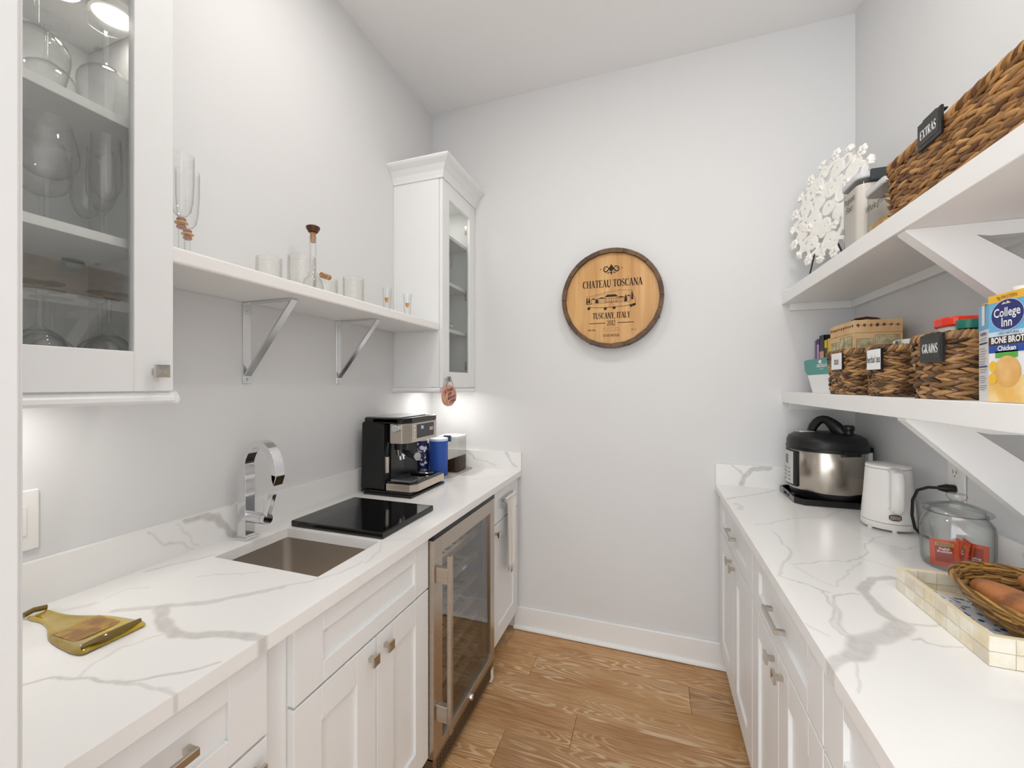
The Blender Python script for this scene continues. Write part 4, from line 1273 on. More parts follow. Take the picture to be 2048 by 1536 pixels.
# folded over the bar
MB().box(-.7165, 1.995, .8225, -.7015, 2.145, .826).build('fold', TW, t, tone=True)
MB().box(-.7035, 2.04, .412, -.7025, 2.075, .452).build('care_tag', PAPER, t)
m = MB()
for i in range(7):
    m.strip([(-.013 + i * .004, -.008), (-.013 + i * .004, .012)], .0012 + .0008 * (i % 3), (V(-.7020, 2.057, .432), V(0, 1, 0), V(0, 0, 1)))
m.build('tag_print', BLACKINK, t)

# ---------------------------------------------------------------- open shelves on the right
XS = .58
Z1B, Z1T, Z2B, Z2T = 1.325, 1.375, 1.790, 1.843
for zb_, zt_, lab in ((Z1B, Z1T, 'lower white open shelf with baskets on the right wall'), (Z2B, Z2T, 'upper white open shelf with large basket on the right wall')):
    t = thing('open_shelf', lab, 'shelf', (.72, 1.25, zb_))
    MB().box(XS, YF + .02, zb_, XR - .0005, YB - .0005, zt_).build('board', SHELFP, t, bevel=.0015, seg=1)
    MB().box(XS + .03, YB - .02, zb_ - .032, XR - .021, YB - .0005, zb_ - .0004).build('cleat', SHELFP, t)
    MB().box(XR - .02, YF + .02, zb_ - .032, XR - .0005, YB - .0005, zb_ - .0004).build('cleat', SHELFP, t)
    for y in (1.28, .42):
        m = MB()
        zl = zb_ - .0325
        m.prism([(.588, zb_ - .0004), (.588, zb_ - .006), (XR - .0205, zb_ - .262), (XR - .0005, zb_ - .282), (XR - .0005, zb_ - .15), (XR - .0205, zb_ - .13), (.72, zb_ - .028), (.745, zb_ - .033), (XR - .0205, zb_ - .033), (XR - .0205, zb_ - .0004)], 'y', y, y + .036)
        m.build('brace', SHELFP, t)

# ---------------------------------------------------------------- woven baskets
WEAVE = M('water_hyacinth', (96, 60, 28), .42, attr='tone', col2=(200, 150, 92), bump=.5, bscale=(220, 220, 90))
WEAVED = M('dark_hyacinth', (64, 40, 22), .42, attr='tone', col2=(196, 150, 98), bump=.5, bscale=(220, 220, 90))
def perim(x0, y0, x1, y1, r):
    p = rrect(x0, y0, x1, y1, r, 4)
    P = [Vector(q) for q in p]
    d = [0.]
    for i in range(len(P)):
        d.append(d[-1] + (P[(i + 1) % len(P)] - P[i]).length)
    return P, d
def at_perim(P, d, s):
    s %= d[-1]
    for i in range(len(P)):
        if d[i + 1] >= s:
            a, b = P[i], P[(i + 1) % len(P)]
            f = (s - d[i]) / max(d[i + 1] - d[i], 1e-9)
            e = (b - a).normalized()
            return a + (b - a) * f, Vector((e.x, e.y, 0)), Vector((e.y, -e.x, 0))
    return P[0], Vector((1, 0, 0)), Vector((0, 1, 0))
def strand(m, c, ax, out, L, r, tilt, rg, zmin):
    """one spindle-shaped twist of fibre"""
    n, k = 6, 6
    vs = []
    up = Vector((0, 0, 1))
    for i in range(k):
        f = i / (k - 1) * 2 - 1
        rr = r * max(0., 1 - abs(f) ** 2.2) ** .6 + r * .10
        bend = (1 - f * f) * r * .5
        p = c + ax * (L / 2 * f) + up * (tilt * f) + out * bend
        for q in range(n):
            a = 2 * PI * q / n + f * .8
            vs.append(p + out * (math.cos(a) * rr * .85) + up * (math.sin(a) * rr))
    vs = [V(v.x, v.y, max(v.z, zmin)) for v in vs]
    fs = [(i * n + q, i * n + (q + 1) % n, (i + 1) * n + (q + 1) % n, (i + 1) * n + q) for i in range(k - 1) for q in range(n)]
    m.tone = rg.random() ** 1.2
    m.add(vs, fs, True)
def basket(label, x0, y0, x1, y1, z0, h, rows, mat, seed, L=.034, flare=.006, rim_r=.0085):
    rg = random.Random(seed)
    t = thing('woven_basket', label, 'basket', ((x0 + x1) / 2, (y0 + y1) / 2, z0))
    # inner wall keeps the weave opaque
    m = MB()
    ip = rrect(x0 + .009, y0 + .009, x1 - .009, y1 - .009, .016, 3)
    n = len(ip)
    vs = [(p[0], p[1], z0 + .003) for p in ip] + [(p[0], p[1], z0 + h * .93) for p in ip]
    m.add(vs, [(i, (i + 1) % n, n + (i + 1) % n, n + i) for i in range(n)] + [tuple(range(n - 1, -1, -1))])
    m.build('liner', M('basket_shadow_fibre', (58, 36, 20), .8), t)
    rh = (h - .006) / rows
    for k in range(rows):
        z = z0 + rh * (k + .5) + .001
        fl = flare * k / rows
        last = k == rows - 1
        P, d = perim(x0 + .006 - fl, y0 + .006 - fl, x1 - .006 + fl, y1 - .006 + fl, .022)
        m = MB()
        s = rg.random() * .02
        step = L * (.36 if not last else .22)
        cnt = int(d[-1] / step)
        for i in range(cnt):
            p, e, o = at_perim(P, d, s + i * d[-1] / cnt)
            r = (rh * .56) * rg.uniform(.75, 1.2)
            if last:
                strand(m, Vector((p.x, p.y, z0 + h - rim_r)), e, o, L * .75, rim_r * rg.uniform(.9, 1.15), rim_r * .9, rg, z0 + .0006)
            else:
                oo = .0025 * (1 if (i + k) % 2 else -1) + rg.uniform(-.0015, .0015)
                strand(m, Vector((p.x + o.x * oo, p.y + o.y * oo, z + rg.uniform(-.001, .001))), e, o, L * rg.uniform(.85, 1.3), r, rh * .55 * rg.uniform(.6, 1.3) * (1 if k % 2 else -1), rg, z0 + .0006)
        m.build('rim_braid' if last else 'woven_row', mat, t, tone=True, angle=180)
    return t
CHALK = M('chalkboard_label', (52, 52, 50), .5)
HOLD = M('black_label_frame', (24, 24, 25), .35)
def label_plate(t, x, y, z, w, h, word, tilt=0., paper=False):
    """label holder clipped to a basket front (faces the aisle)"""
    o = MB().box(x - .006, y - w / 2, z - h / 2, x, y + w / 2, z + h / 2).build('label_holder', HOLD, t, bevel=.0012, seg=1)
    MB().box(x - .005, y - w * .28, z + h / 2 - .001, x + .016, y + w * .28, z + h / 2 + .0025).build('clip', HOLD, o)
    fr_ = (V(x - .0078, y, z), V(0, -1, 0), V(0, 0, 1))
    if paper:
        MB().box(x - .0072, y - w * .47, z - h * .47, x - .006, y + w * .47, z + h * .47).build('paper_label', PAPER, o)
        text(word, h * (.50 if len(word) > 5 else .62), BLACKINK, t, fr_, 'handwriting', shear=.25, sx=.62 if len(word) > 5 else .8)
    else:
        MB().box(x - .0068, y - w * .42, z - h * .36, x - .006, y + w * .42, z + h * .36).build('chalk_panel', CHALK, o)
        serif(word, h * .34, PAPER, t, (V(x - .0074, y, z), V(0, -1, 0), V(0, 0, 1)), sx=.62)
    return o
bk = basket('large brown woven basket labelled EXTRAS on the upper shelf', .600, .62, .855, 1.392, Z2T, .150, 15, WEAVE, 11, .054, .004, .009)
label_plate(bk, .592, 1.187, 1.982, .084, .062, 'EXTRAS')
bk = basket('woven basket with handwritten tea label, farthest on the lower shelf', .600, 1.625, .77, 1.792, Z1T, .148, 16, WEAVED, 12, .036)
label_plate(bk, .594, 1.685, 1.487, .084, .058, 'tea', paper=True)
bk = basket('woven basket labelled herbal tea in the middle of the lower shelf', .600, 1.408, .80, 1.508, Z1T, .142, 16, WEAVED, 13, .036)
label_plate(bk, .594, 1.436, 1.479, .078, .060, 'herbal tea', paper=True)
bk = basket('woven basket labelled GRAINS beside the broth carton', .600, 1.152, .82, 1.280, Z1T, .148, 15, WEAVED, 14, .040)
label_plate(bk, .592, 1.180, 1.489, .078, .062, 'GRAINS')
# things in the baskets
t = thing('tea_box', 'white tea carton with purple and green print standing in the herbal tea basket', 'box', (.72, 1.46, Z1T))
MB().box(.655, 1.425, Z1T + .004, .79, 1.49, 1.534).build('carton', PAPER, t, bevel=.001, seg=1)
m = MB()
Fb = (V(.6545, 1.4575, 1.52), V(0, -1, 0), V(0, 0, 1))
m.poly([(-.03, -.02), (-.012, -.02), (-.004, .012), (-.018, .012)], Fb)
m.build('purple_print', M('purple', (92, 52, 128), .5), t)
MB().poly([(-.010, -.02), (.004, -.02), (.012, .012), (-.002, .012)], Fb).build('green_print', M('lime', (128, 186, 92), .5), t)
RED = M('red_lid', (222, 52, 30), .3)
t = thing('red_lid_container', 'food container with a red lid standing in the GRAINS basket', 'container', (.70, 1.22, Z1T))
MB().prism(rrect(.632, 1.201, .80, 1.262, .02), 'z', Z1T + .005, 1.540).build('tub', M('tub_clear', (220, 214, 204), .3), t)
MB().prism(rrect(.626, 1.195, .806, 1.268, .024), 'z', 1.540, 1.562).build('lid', RED, t, bevel=.004)
t = thing('green_lid_jar', 'small jar with a dark green lid beside the red lid in the GRAINS basket', 'jar', (.648, 1.174, Z1T))
MB().lathe([(0, .005), (.017, .005), (.0175, .01), (.0175, .152), (.015, .155)], (.648, 1.174, Z1T), 24).build('jar_body', CLP, t)
MB().lathe([(.0175, .154), (.0195, .155), (.0195, .171), (.018, .174), (0, .1745)], (.648, 1.174, Z1T), 28).build('lid', M('green_lid', (22, 104, 88), .35), t)
# carton of broth
t = thing('broth_carton', 'blue and white bone broth carton at the near end of the lower shelf', 'carton', (.64, 1.0, Z1T))
CW = M('carton_white', (240, 240, 240), .4)
CB = M('carton_blue', (104, 182, 226), .4)
zt0, zt1 = Z1T + .0005, 1.574
foot = [(.600, 1.034), (.600, .940), (.625, .925), (.675, .925), (.69, .94), (.69, 1.06), (.668, 1.098), (.622, 1.098)]
MB().prism(foot, 'z', zt0, zt1 - .012).build('body', CW, t)
m = MB()
m.prism([(.600, zt1 - .012), (.64, zt1 + .004), (.655, zt1 + .004), (.69, zt1 - .012)], 'y', .942, 1.056)
m.build('gable', M('carton_gold', (238, 186, 60), .4), t)
MB().lathe([(.016, -.003), (.016, .010), (.0145, .012), (0, .012)], (.648, 1.03, zt1 + .004), 24).build('cap', WHITEP, t)
CF = lambda y, z: (V(.5994, y, z), V(0, -1, 0), V(0, 0, 1))
def rect(m, fr_, y0, y1, z0, z1):
    return m.poly([(y0, z0), (y1, z0), (y1, z1), (y0, z1)], fr_)
rect(MB(), CF(1.034, 0), 0, .094, 1.505, 1.562).build('sky_print', CB, t)
rect(MB(), CF(1.034, 0), 0, .094, 1.4965, 1.505).build('pale_print', M('carton_pale', (206, 228, 240), .4), t)
rect(MB(), (V(.5990, 1.034, 0), V(0, -1, 0), V(0, 0, 1)), 0, .094, 1.559, 1.5735).build('gold_band', M('carton_gold', (238, 186, 60), .4), t)
NAVY = M('carton_navy', (24, 44, 116), .4)
e_ = lambda a, b, n=36: [(a * math.cos(2 * PI * i / n), b * math.sin(2 * PI * i / n)) for i in range(n)]
MB().poly(e_(.0375, .0285), (V(.5988, .990, 1.534), V(0, -1, 0), V(0, 0, 1))).build('logo_rim', M('carton_rim', (196, 206, 222), .4), t)
MB().poly(e_(.0358, .0270), (V(.5985, .990, 1.534), V(0, -1, 0), V(0, 0, 1))).build('logo_oval', NAVY, t)
LF = lambda y, z: (V(.5981, y, z), V(0, -1, 0), V(0, 0, 1))
text('College', .0225, CW, t, LF(.990, 1.538), bold=.0004, sx=.86)
text('Inn', .0225, CW, t, LF(.990, 1.520), bold=.0004, sx=.9)
m = MB().poly([(-.012, 0), (-.006, .004), (-.002, .001), (.002, .005), (.010, 0)], LF(.990, 1.5535))
m.build('logo_hills', M('carton_cream', (226, 206, 176), .4), t)
text('- 100% NATURAL -', .0072, NAVY, t, (V(.5986, .987, 1.501), V(0, -1, 0), V(0, 0, 1)), sx=.95)
text('8g PROTEIN', .0085, M('brown_print', (92, 66, 34), .5), t, (V(.5982, .990, 1.566), V(0, -1, 0), V(0, 0, 1)))
rect(MB(), CF(1.034, 0), 0, .094, 1.4805, 1.4965).build('brown_band', M('carton_brown', (62, 38, 30), .4), t)
text('BONE BROTH', .0155, CW, t, LF(.984, 1.4885), bold=.0006, sx=.86)
rect(MB(), CF(1.034, 0), 0, .094, 1.4665, 1.4805).build('blue_band', M('carton_royal', (28, 74, 160), .4), t)
text('Chicken', .0125, CW, t, LF(.990, 1.4735), bold=.0004)
rect(MB(), CF(1.018, 0), 0, .05, 1.4565, 1.4690).build('green_band', M('carton_green', (86, 176, 70), .4), t)
rect(MB(), (V(.5991, 1.034, 0), V(0, -1, 0), V(0, 0, 1)), 0, .094, zt0 + .001, 1.425).build('broth_print', M('broth_gold', (236, 186, 96), .4, col2=(246, 216, 150), nscale=(20, 20, 20)), t)
MB().poly(e_(.029, .028), (V(.5987, .990, 1.432), V(0, -1, 0), V(0, 0, 1))).build('ladle_print', M('ladle_gold', (228, 172, 92), .4, col2=(246, 212, 148), nscale=(14, 14, 14)), t)
m = MB()
for z in (1.4415, 1.4195):
    m.poly(e_(.009, .010), (V(.5984, 1.022, z), V(0, -1, 0), V(0, 0, 1)))
m.build('badge_print', M('badge_gold', (244, 192, 40), .4), t)
# facet with the nutrition panel
fd = (V(.600, 1.034, 0) - V(.622, 1.098, 0)).normalized()
nrm = V(-fd.y, fd.x, 0)
if nrm.x > 0:
    nrm = -nrm
FF = (V(.622, 1.098, 0) + nrm * .0006, fd, V(0, 0, 1))
FL = (V(.622, 1.098, 0) + nrm * .0012, fd, V(0, 0, 1))
rect(MB(), FF, 0, .0675, 1.515, 1.562).build('side_blue_print', CB, t)
rect(MB(), FL, .026, .046, 1.523, 1.562).build('side_tab_print', CW, t)
text('Nutrition', .011, NAVY, t, (FL[0] + fd * .034 + V(0, 0, 1.507), fd, V(0, 0, 1)), bold=.0003)
m = MB()
for i, z in enumerate((1.498, 1.494, 1.478, 1.473, 1.468, 1.463, 1.458, 1.453, 1.448, 1.437, 1.432, 1.424, 1.420, 1.416, 1.412, 1.406, 1.402, 1.398)):
    m.strip([(.010, z), (.058 - .012 * ((i * 7) % 3) / 2, z)], .0011, FL)
m.build('fine_print', M('print_grey', (120, 124, 136), .6), t)
for z in (1.488, 1.443):
    MB().strip([(.008, z), (.060, z)], .0028, FL).build('rule_print', NAVY, t)
# tan tea chest
t = thing('tea_chest', 'tan patterned cardboard chest with dark handle behind the tea basket', 'box', (.75, 1.91, Z1T))
TAN = M('tan_card', (234, 196, 146), .6, col2=(222, 178, 124), nscale=(14, 14, 14))
MB().box(.682, 1.806, Z1T + .0005, .822, 2.015, 1.640).build('chest', TAN, t, bevel=.001, seg=1)
MB().tube([(.700, 1.89, 1.640), (.720, 1.89, 1.653), (.752, 1.89, 1.658), (.784, 1.89, 1.653), (.806, 1.89, 1.640)], .005, 8).build('handle', DWOOD, t)
DKB = M('chest_print_dark', (84, 70, 66), .6, col2=(150, 96, 70), nscale=(60, 60, 60))
GRN = M('chest_print_green', (214, 206, 168), .6, col2=(162, 140, 96), nscale=(30, 30, 30))
m, m3 = MB(), MB()
Fx = (V(.6812, 2.015, 0), V(0, -1, 0), V(0, 0, 1))
Fy = (V(.682, 1.8052, 0), V(1, 0, 0), V(0, 0, 1))
rg = random.Random(5)
for F_, wd in ((Fx, .209), (Fy, .14)):
    m.strip([(.004, 1.6205), (wd - .004, 1.6205)], .0010, F_)
    m.strip([(.0, 1.594), (wd, 1.594)], .0010, F_)
    k = int(wd / .019)
    for i in range(k):
        c = .012 + i * .019
        z = 1.6205
        m.poly([(c + rg.uniform(.003, .007) * math.cos(a) , z + rg.uniform(.003, .008) * math.sin(a)) for a in (0, 1, 2, 3, 4, 5)], F_)
    for a, b in ((.06, .40), (.44, .94)):
        a0, b0 = a * wd, b * wd
        rect(m3, F_, a0, b0, 1.52, 1.585 - .012 * (a < .1))
        m.strip([(a0, 1.52), (a0, 1.585 - .012 * (a < .1)), (b0, 1.585 - .012 * (a < .1)), (b0, 1.52)], .0012, F_)
m3.build('picture_print', GRN, t)
m.xf(Matrix.Translation((-.0003, -.0003, 0)))
m.build('border_print', DKB, t)
# books and teal box by the back wall
def book(y0, y1, h, dpt, colr, lab, strip=None):
    t = thing('book', lab, 'book', (.76, (y0 + y1) / 2, Z1T), group='books at the end of the lower shelf')
    x0 = .700
    MB().box(x0 + .003, y0 + .0015, Z1T + .003, x0 + dpt - .004, y1 - .0015, Z1T + h - .003).build('pages', M('book_pages', (232, 226, 210), .8), t)
    MB().box(x0, y0, Z1T + .0005, x0 + dpt, y0 + .0014, Z1T + h).box(x0, y1 - .0014, Z1T + .0005, x0 + dpt, y1, Z1T + h).box(x0, y0, Z1T + .0005, x0 + .003, y1, Z1T + h).build('cover', M('book_' + lab.split()[1], colr, .45), t)
    if strip:
        m = MB()
        m.box(x0 - .0004, y0 + .003, Z1T + h * .25, x0, y1 - .003, Z1T + h * strip[1])
        m.build('spine_print', M('spine_' + lab.split()[1], strip[0], .5), t)
    return t
book(2.222, 2.242, .235, .13, (118, 100, 178), 'slim lavender paperback, nearest the back wall on the lower shelf', None)
book(2.190, 2.220, .238, .13, (62, 34, 92), 'dark plum book second from the back wall on the lower shelf', ((200, 150, 190), .9))
book(2.135, 2.188, .250, .14, (26, 24, 26), 'thick black-topped book with tan spine on the lower shelf', ((206, 160, 120), .72))
book(2.100, 2.132, .225, .13, (226, 186, 40), 'yellow spined book on the lower shelf', ((60, 44, 20), .85))
book(2.055, 2.098, .228, .13, (232, 232, 224), 'white spined book with green print beside the tan chest', ((120, 130, 60), .7))
t = thing('teal_box', 'teal and white medicine carton at the far end of the lower shelf', 'box', (.63, 1.95, Z1T))
TEAL = M('teal_card', (70, 150, 142), .5)
pl = [(2.085, 1.505), (2.07, 1.511), (1.80, 1.511), (1.80, 1.448), (2.045, 1.448), (2.075, 1.468)]
MB().prism([(y, z) for y, z in pl], 'x', .612, .672).build('sleeve', TEAL, t)
MB().prism([(2.043, 1.448), (1.80, 1.448), (1.80, Z1T + .0005), (1.985, Z1T + .0005)], 'x', .6125, .672).build('carton', PAPER, t)
text('OSCILLO', .017, PAPER, t, (V(.6112, 1.888, 1.482), V(0, -1, 0), V(0, 0, 1)), sx=1.5, bold=.0005)
MB().poly(e_(.016, .007), (V(.6112, 1.905, 1.498), V(0, -1, 0), V(0, 0, 1))).build('logo_print', PAPER, t)
text('coccinum', .009, PAPER, t, (V(.6112, 1.89, 1.470), V(0, -1, 0), V(0, 0, 1)), sx=1.2)

# ---------------------------------------------------------------- upper shelf: canisters, filigree plate
FLOURM = M('white_flour', (240, 234, 226), .9)
def canister(label, x0, y0, x1, y1, h, fill, fill_h, clip_c, words, wz):
    t = thing('storage_canister', label, 'canister', ((x0 + x1) / 2, (y0 + y1) / 2, Z2T), group='clear canisters on the upper shelf')
    z = Z2T + .0005
    MB().prism(rrect(x0 + .003, y0 + .003, x1 - .003, y1 - .003, .022, 6), 'z', z + .002, z + fill_h).build('contents', fill, t, smooth=True, angle=40)
    MB().prism(rrect(x0, y0, x1, y1, .024, 6), 'z', z, z + h - .02).build('body', CLP, t, smooth=True, angle=40)
    ld = MB().prism(rrect(x0 - .004, y0 - .004, x1 + .004, y1 + .004, .027, 6), 'z', z + h - .020, z + h).build('lid', M('lid_clear', (206, 206, 210), .12), t, bevel=.004, smooth=True, angle=40)
    ym = (y0 + y1) / 2
    MB().box(x0 + .03, y0 - .012, z + h - .034, x1 - .03, y0 - .004, z + h + .002).build('clip', clip_c, ld, bevel=.0015, seg=1)
    MB().box(x0 - .012, ym - .022, z + h - .022, x0 - .004, ym + .022, z + h + .001).build('clip', clip_c, ld, bevel=.0015, seg=1) if False else None
    for i, wd in enumerate(words):
        text(wd, .030, BLACKINK, t, (V(x0 - .001, ym, z + wz - i * .03), V(0, -1, 0), V(0, 0, 1)), 'handwriting', shear=.3, sx=.78)
    return t
SLATE = M('dark_clip', (48, 56, 58), .45)
canister('tall clear canister of white flour with handwritten all-purpose flour', .636, 1.655, .742, 1.782, .262, FLOURM, .225, SLATE, ('Purpose', 'Flour'), .195)
PASTA = M('whole_grain_fill', (202, 150, 78), .7, col2=(232, 196, 120), nscale=(40, 40, 90), ndet=3, nlo=.42, nhi=.58, bump=.6, bscale=80.)
canister('shorter clear canister with whole grain handwriting beside the EXTRAS basket', .628, 1.460, .745, 1.592, .165, PASTA, .052, M('grey_clip', (120, 124, 132), .4), ('Whole grain',), .105)
WIRE = M('dark_wire', (70, 70, 68), .4, .8)
# filigree plate: flowers round the rim, scrolls inside, on a wire easel
Lp, Rp = V(.603, 2.205, 0), V(.748, 1.79, 0)
ex = (Rp - Lp).normalized()
pc = (Lp + Rp) / 2 + V(0, 0, 2.125)
ez = V(0, 0, 1)
en = V(ex.y, -ex.x, 0)
if en.x > 0:
    en = -en
PR = .232
lean = .10
ezl = (ez - en * lean).normalized()
t = thing('filigree_plate', 'round white openwork floral plate leaning on a wire easel at the far end', 'plate', (pc.x, pc.y, Z2T))
IVORY = M('ivory_resin', (242, 240, 234), .5, bump=.15, bscale=90.)
def pp(a, b, c=0.):
    return pc + ex * a + ezl * b + en * c
rg = random.Random(21)
nf = 18
for k in range(nf):
    a = 2 * PI * k / nf + .1
    m = MB()
    R0 = PR - .026
    big_ = k % 2 == 0
    c0 = (R0 * math.cos(a), R0 * math.sin(a))
    if big_:
        for q in range(6):
            b = 2 * PI * q / 6
            ctr = pp(c0[0] + .014 * math.cos(b), c0[1] + .014 * math.sin(b), .008)
            s0 = len(m.v)
            m.sphere((0, 0, 0), .0105, 10, 6)
            mt = Matrix(((ex.x, ezl.x, en.x, ctr.x), (ex.y, ezl.y, en.y, ctr.y), (ex.z, ezl.z, en.z, ctr.z), (0, 0, 0, 1))) @ Matrix.Diagonal((1, 1, .6, 1))
            m.xf(mt, s0)
        s0 = len(m.v)
        ctr = pp(c0[0], c0[1], .014)
        m.sphere((0, 0, 0), .006, 8, 5)
        m.xf(Matrix.Translation(ctr), s0)
        m.build('flower', IVORY, t)
    else:
        for q in range(5):
            b = a + (q - 2) * .42
            p0 = (c0[0] - .012 * math.cos(a), c0[1] - .012 * math.sin(a))
            p1 = (p0[0] + .029 * math.cos(b), p0[1] + .029 * math.sin(b))
            m.tube([pp(p0[0], p0[1], .004), pp((p0[0] + p1[0]) / 2, (p0[1] + p1[1]) / 2, .011), pp(p1[0], p1[1], .006)], [.004, .0075, .0035], 8)
        m.build('leaf_spray', IVORY, t)
def ribbon(pts2, w=.0048):
    m = MB()
    P3 = [pp(x, y, .006) for x, y in pts2]
    m.tube(P3, w, 6, flat=2.0, up=None)
    m.build('scroll', IVORY, t, angle=60)
for rr, amp, nn, ph in ((.178, .012, 18, 0.), (.100, .014, 10, .3)):
    ribbon([((rr + amp * math.sin(nn * i * 2 * PI / 120 + ph)) * math.cos(i * 2 * PI / 120), (rr + amp * math.sin(nn * i * 2 * PI / 120 + ph)) * math.sin(i * 2 * PI / 120)) for i in range(121)], .004)
for ring, cnt, r0, sz in ((0, 9, .142, .032), (1, 6, .070, .030), (2, 1, 0., .03)):
    for k in range(cnt):
        a = 2 * PI * k / cnt + ring * .4
        cx0, cy0_ = r0 * math.cos(a), r0 * math.sin(a)
        sgn = 1 if k % 2 else -1
        pts = []
        for i in range(26):
            f = i / 25
            th_ = f * 3.6 * PI * sgn + a
            rad = sz * (1 - .80 * f)
            pts.append((cx0 + rad * math.cos(th_), cy0_ + rad * math.sin(th_)))
        ribbon(pts, .0052)
        b = a + PI / cnt
        pts = [((r0 + .028 * math.sin(f * 2 * PI) * sgn) * math.cos(b + (f - .5) * .5) + .012 * math.cos(f * 7), (r0 + .02) * math.sin(b + (f - .5) * .5) + .018 * math.sin(f * 9)) for f in [i / 16 for i in range(17)]]
        if r0 > .05:
            ribbon(pts, .0052)
for k in range(4):
    a = 2 * PI * k / 4 + .5
    m = MB()
    for q in range(5):
        b = 2 * PI * q / 5
        ctr = pp(.105 * math.cos(a) + .011 * math.cos(b), .105 * math.sin(a) + .011 * math.sin(b), .012)
        m.sphere(ctr, .0085, 8, 5)
    m.build('flower', IVORY, t)
for k in range(8):
    a = 2 * PI * k / 8
    ribbon([(.05 * math.cos(a), .05 * math.sin(a)), (.10 * math.cos(a + .15), .10 * math.sin(a + .15)), (.15 * math.cos(a - .1), .15 * math.sin(a - .1)), (.2 * math.cos(a), .2 * math.sin(a))], .005)
t = thing('plate_easel', 'dark wire easel holding the white filigree plate', 'stand', (pc.x, pc.y, Z2T))
m = MB()
for s_ in (-.10, .10):
    f0 = pc + ex * s_
    m.tube([V(f0.x, f0.y, Z2T + .003) + en * .035, V(f0.x, f0.y, Z2T + .012) + en * .015, V(f0.x, f0.y, Z2T + .17) - en * .022], .0028, 8)
m.build('leg', WIRE, t)
b0 = pc - en * .09
MB().tube([V(b0.x, b0.y, Z2T + .003), V(pc.x, pc.y, Z2T + .16) - en * .022], .0028, 8).build('rear_leg', WIRE, t)
MB().tube([pc + ex * -.10 - en * .022 + V(0, 0, Z2T + .15 - pc.z), pc + ex * .10 - en * .022 + V(0, 0, Z2T + .15 - pc.z)], .0025, 8).build('crossbar', WIRE, t)
m = MB()
rg = random.Random(4)
for i in range(5):
    m.sphere((.592 + i * .008, 2.258 - i * .012, Z2T + .006 + .003 * (i % 2)), .012, 10, 6, sz=.5)
tag(m.build('folded_doily', PAPER, None), 'small white crumpled doily at the far front corner of the upper shelf', 'doily')

# ---------------------------------------------------------------- right worktop things
# black tray with the pressure cooker
t = thing('serving_tray', 'low black serving tray with cut-out handles under the pressure cooker', 'tray', (.70, 2.12, ZT))
x0, y0, x1, y1 = .556, 1.985, .838, 2.255
cc = .03
octo = lambda i: [(x0 + cc + i * .4, y0 + i), (x1 - cc - i * .4, y0 + i), (x1 - i, y0 + cc + i * .4), (x1 - i, y1 - cc - i * .4), (x1 - cc - i * .4, y1 - i), (x0 + cc + i * .4, y1 - i), (x0 + i, y1 - cc - i * .4), (x0 + i, y0 + cc + i * .4)]
MB().prism(octo(.004), 'z', ZT + .0005, ZT + .009).build('bottom', BLACKG, t)
m = MB()
o8, i8 = octo(0), octo(.009)
for i in range(8):
    j = (i + 1) % 8
    p = [o8[i], o8[j], i8[j], i8[i]]
    if i == 6:
        # side facing the aisle carries the handle hole
        a, b = Vector(o8[6]), Vector(o8[7])
        c_, d_ = Vector(i8[6]), Vector(i8[7])
        for f0, f1, za, zb2 in ((0, .3, .002, .026), (.7, 1, .002, .026), (.3, .7, .002, .009), (.3, .7, .020, .026)):
            m.prism([tuple(a + (b - a) * f0), tuple(a + (b - a) * f1), tuple(c_ + (d_ - c_) * f1), tuple(c_ + (d_ - c_) * f0)], 'z', ZT + za, ZT + zb2)
    else:
        m.prism(p, 'z', ZT + .002, ZT + .026)
m.build('side_wall', BLACKG, t, bevel=.001, seg=1)
kx, ky, kz = .70, 2.115, ZT + .0095
t = thing('pressure_cooker', 'round stainless steel electric pressure cooker with black lid', 'cooker', (kx, ky, kz))
MB().lathe([(0, 0.006), (.112, .006), (.125, .016), (.132, .038), (.1335, .042)], (kx, ky, kz), 56).build('base', BLACKP, t)
CK = M('cooker_steel', (190, 182, 172), .24, 1., bump=.02, bscale=(3, 3, 400))
MB().lathe([(.1335, .042), (.136, .046), (.136, .206), (.134, .210)], (kx, ky, kz), 64).build('drum', CK, t)
ld = MB().lathe([(.134, .206), (.143, .208), (.144, .222), (.141, .226), (.141, .244), (.134, .262), (.115, .274), (.08, .281), (0, .284)], (kx, ky, kz), 64).build('lid', BLACKP, t)
# arched lid handle (runs front to back across the lid)
hd_ = Vector((-.80, .60, 0))
hp = []
for i in range(11):
    f = i / 10
    hp.append(V(kx, ky, kz + .275 + .060 * math.sin(PI * (f ** .8))) + hd_ * (.060 * (1 - 2 * f)) * .95)
MB().tube(hp, [.016, .018, .018, .017, .017, .018, .020, .023, .026, .026, .022], 12, flat=.65, up=(0, 0, 1)).build('handle', BLACKP, ld)
sd = Vector((.62, .78, 0))
MB().lathe([(.016, 0), (.016, .022), (.020, .026), (.020, .040), (.015, .044), (0, .044)], (kx + .062, ky - .050, kz + .272), 20).build('steam_valve', BLACKP, ld)
MB().prism([(kx - .095, ky + .0), (kx - .045, ky - .015), (kx - .05, ky + .035), (kx - .10, ky + .05)], 'z', kz + .2768, kz + .2832).build('warning_sticker', M('sticker_silver', (186, 186, 180), .3, .4), ld)
for a in (-75, 5):
    ar = math.radians(a)
    m = MB().box(-.030, -.012, -.012, .030, .012, .010)
    m.xf(Matrix.Translation((kx + .147 * math.cos(ar), ky + .147 * math.sin(ar), kz + .212)) @ Matrix.Rotation(ar + PI / 2, 4, 'Z'))
    m.build('lid_lug', BLACKP, ld, bevel=.004)
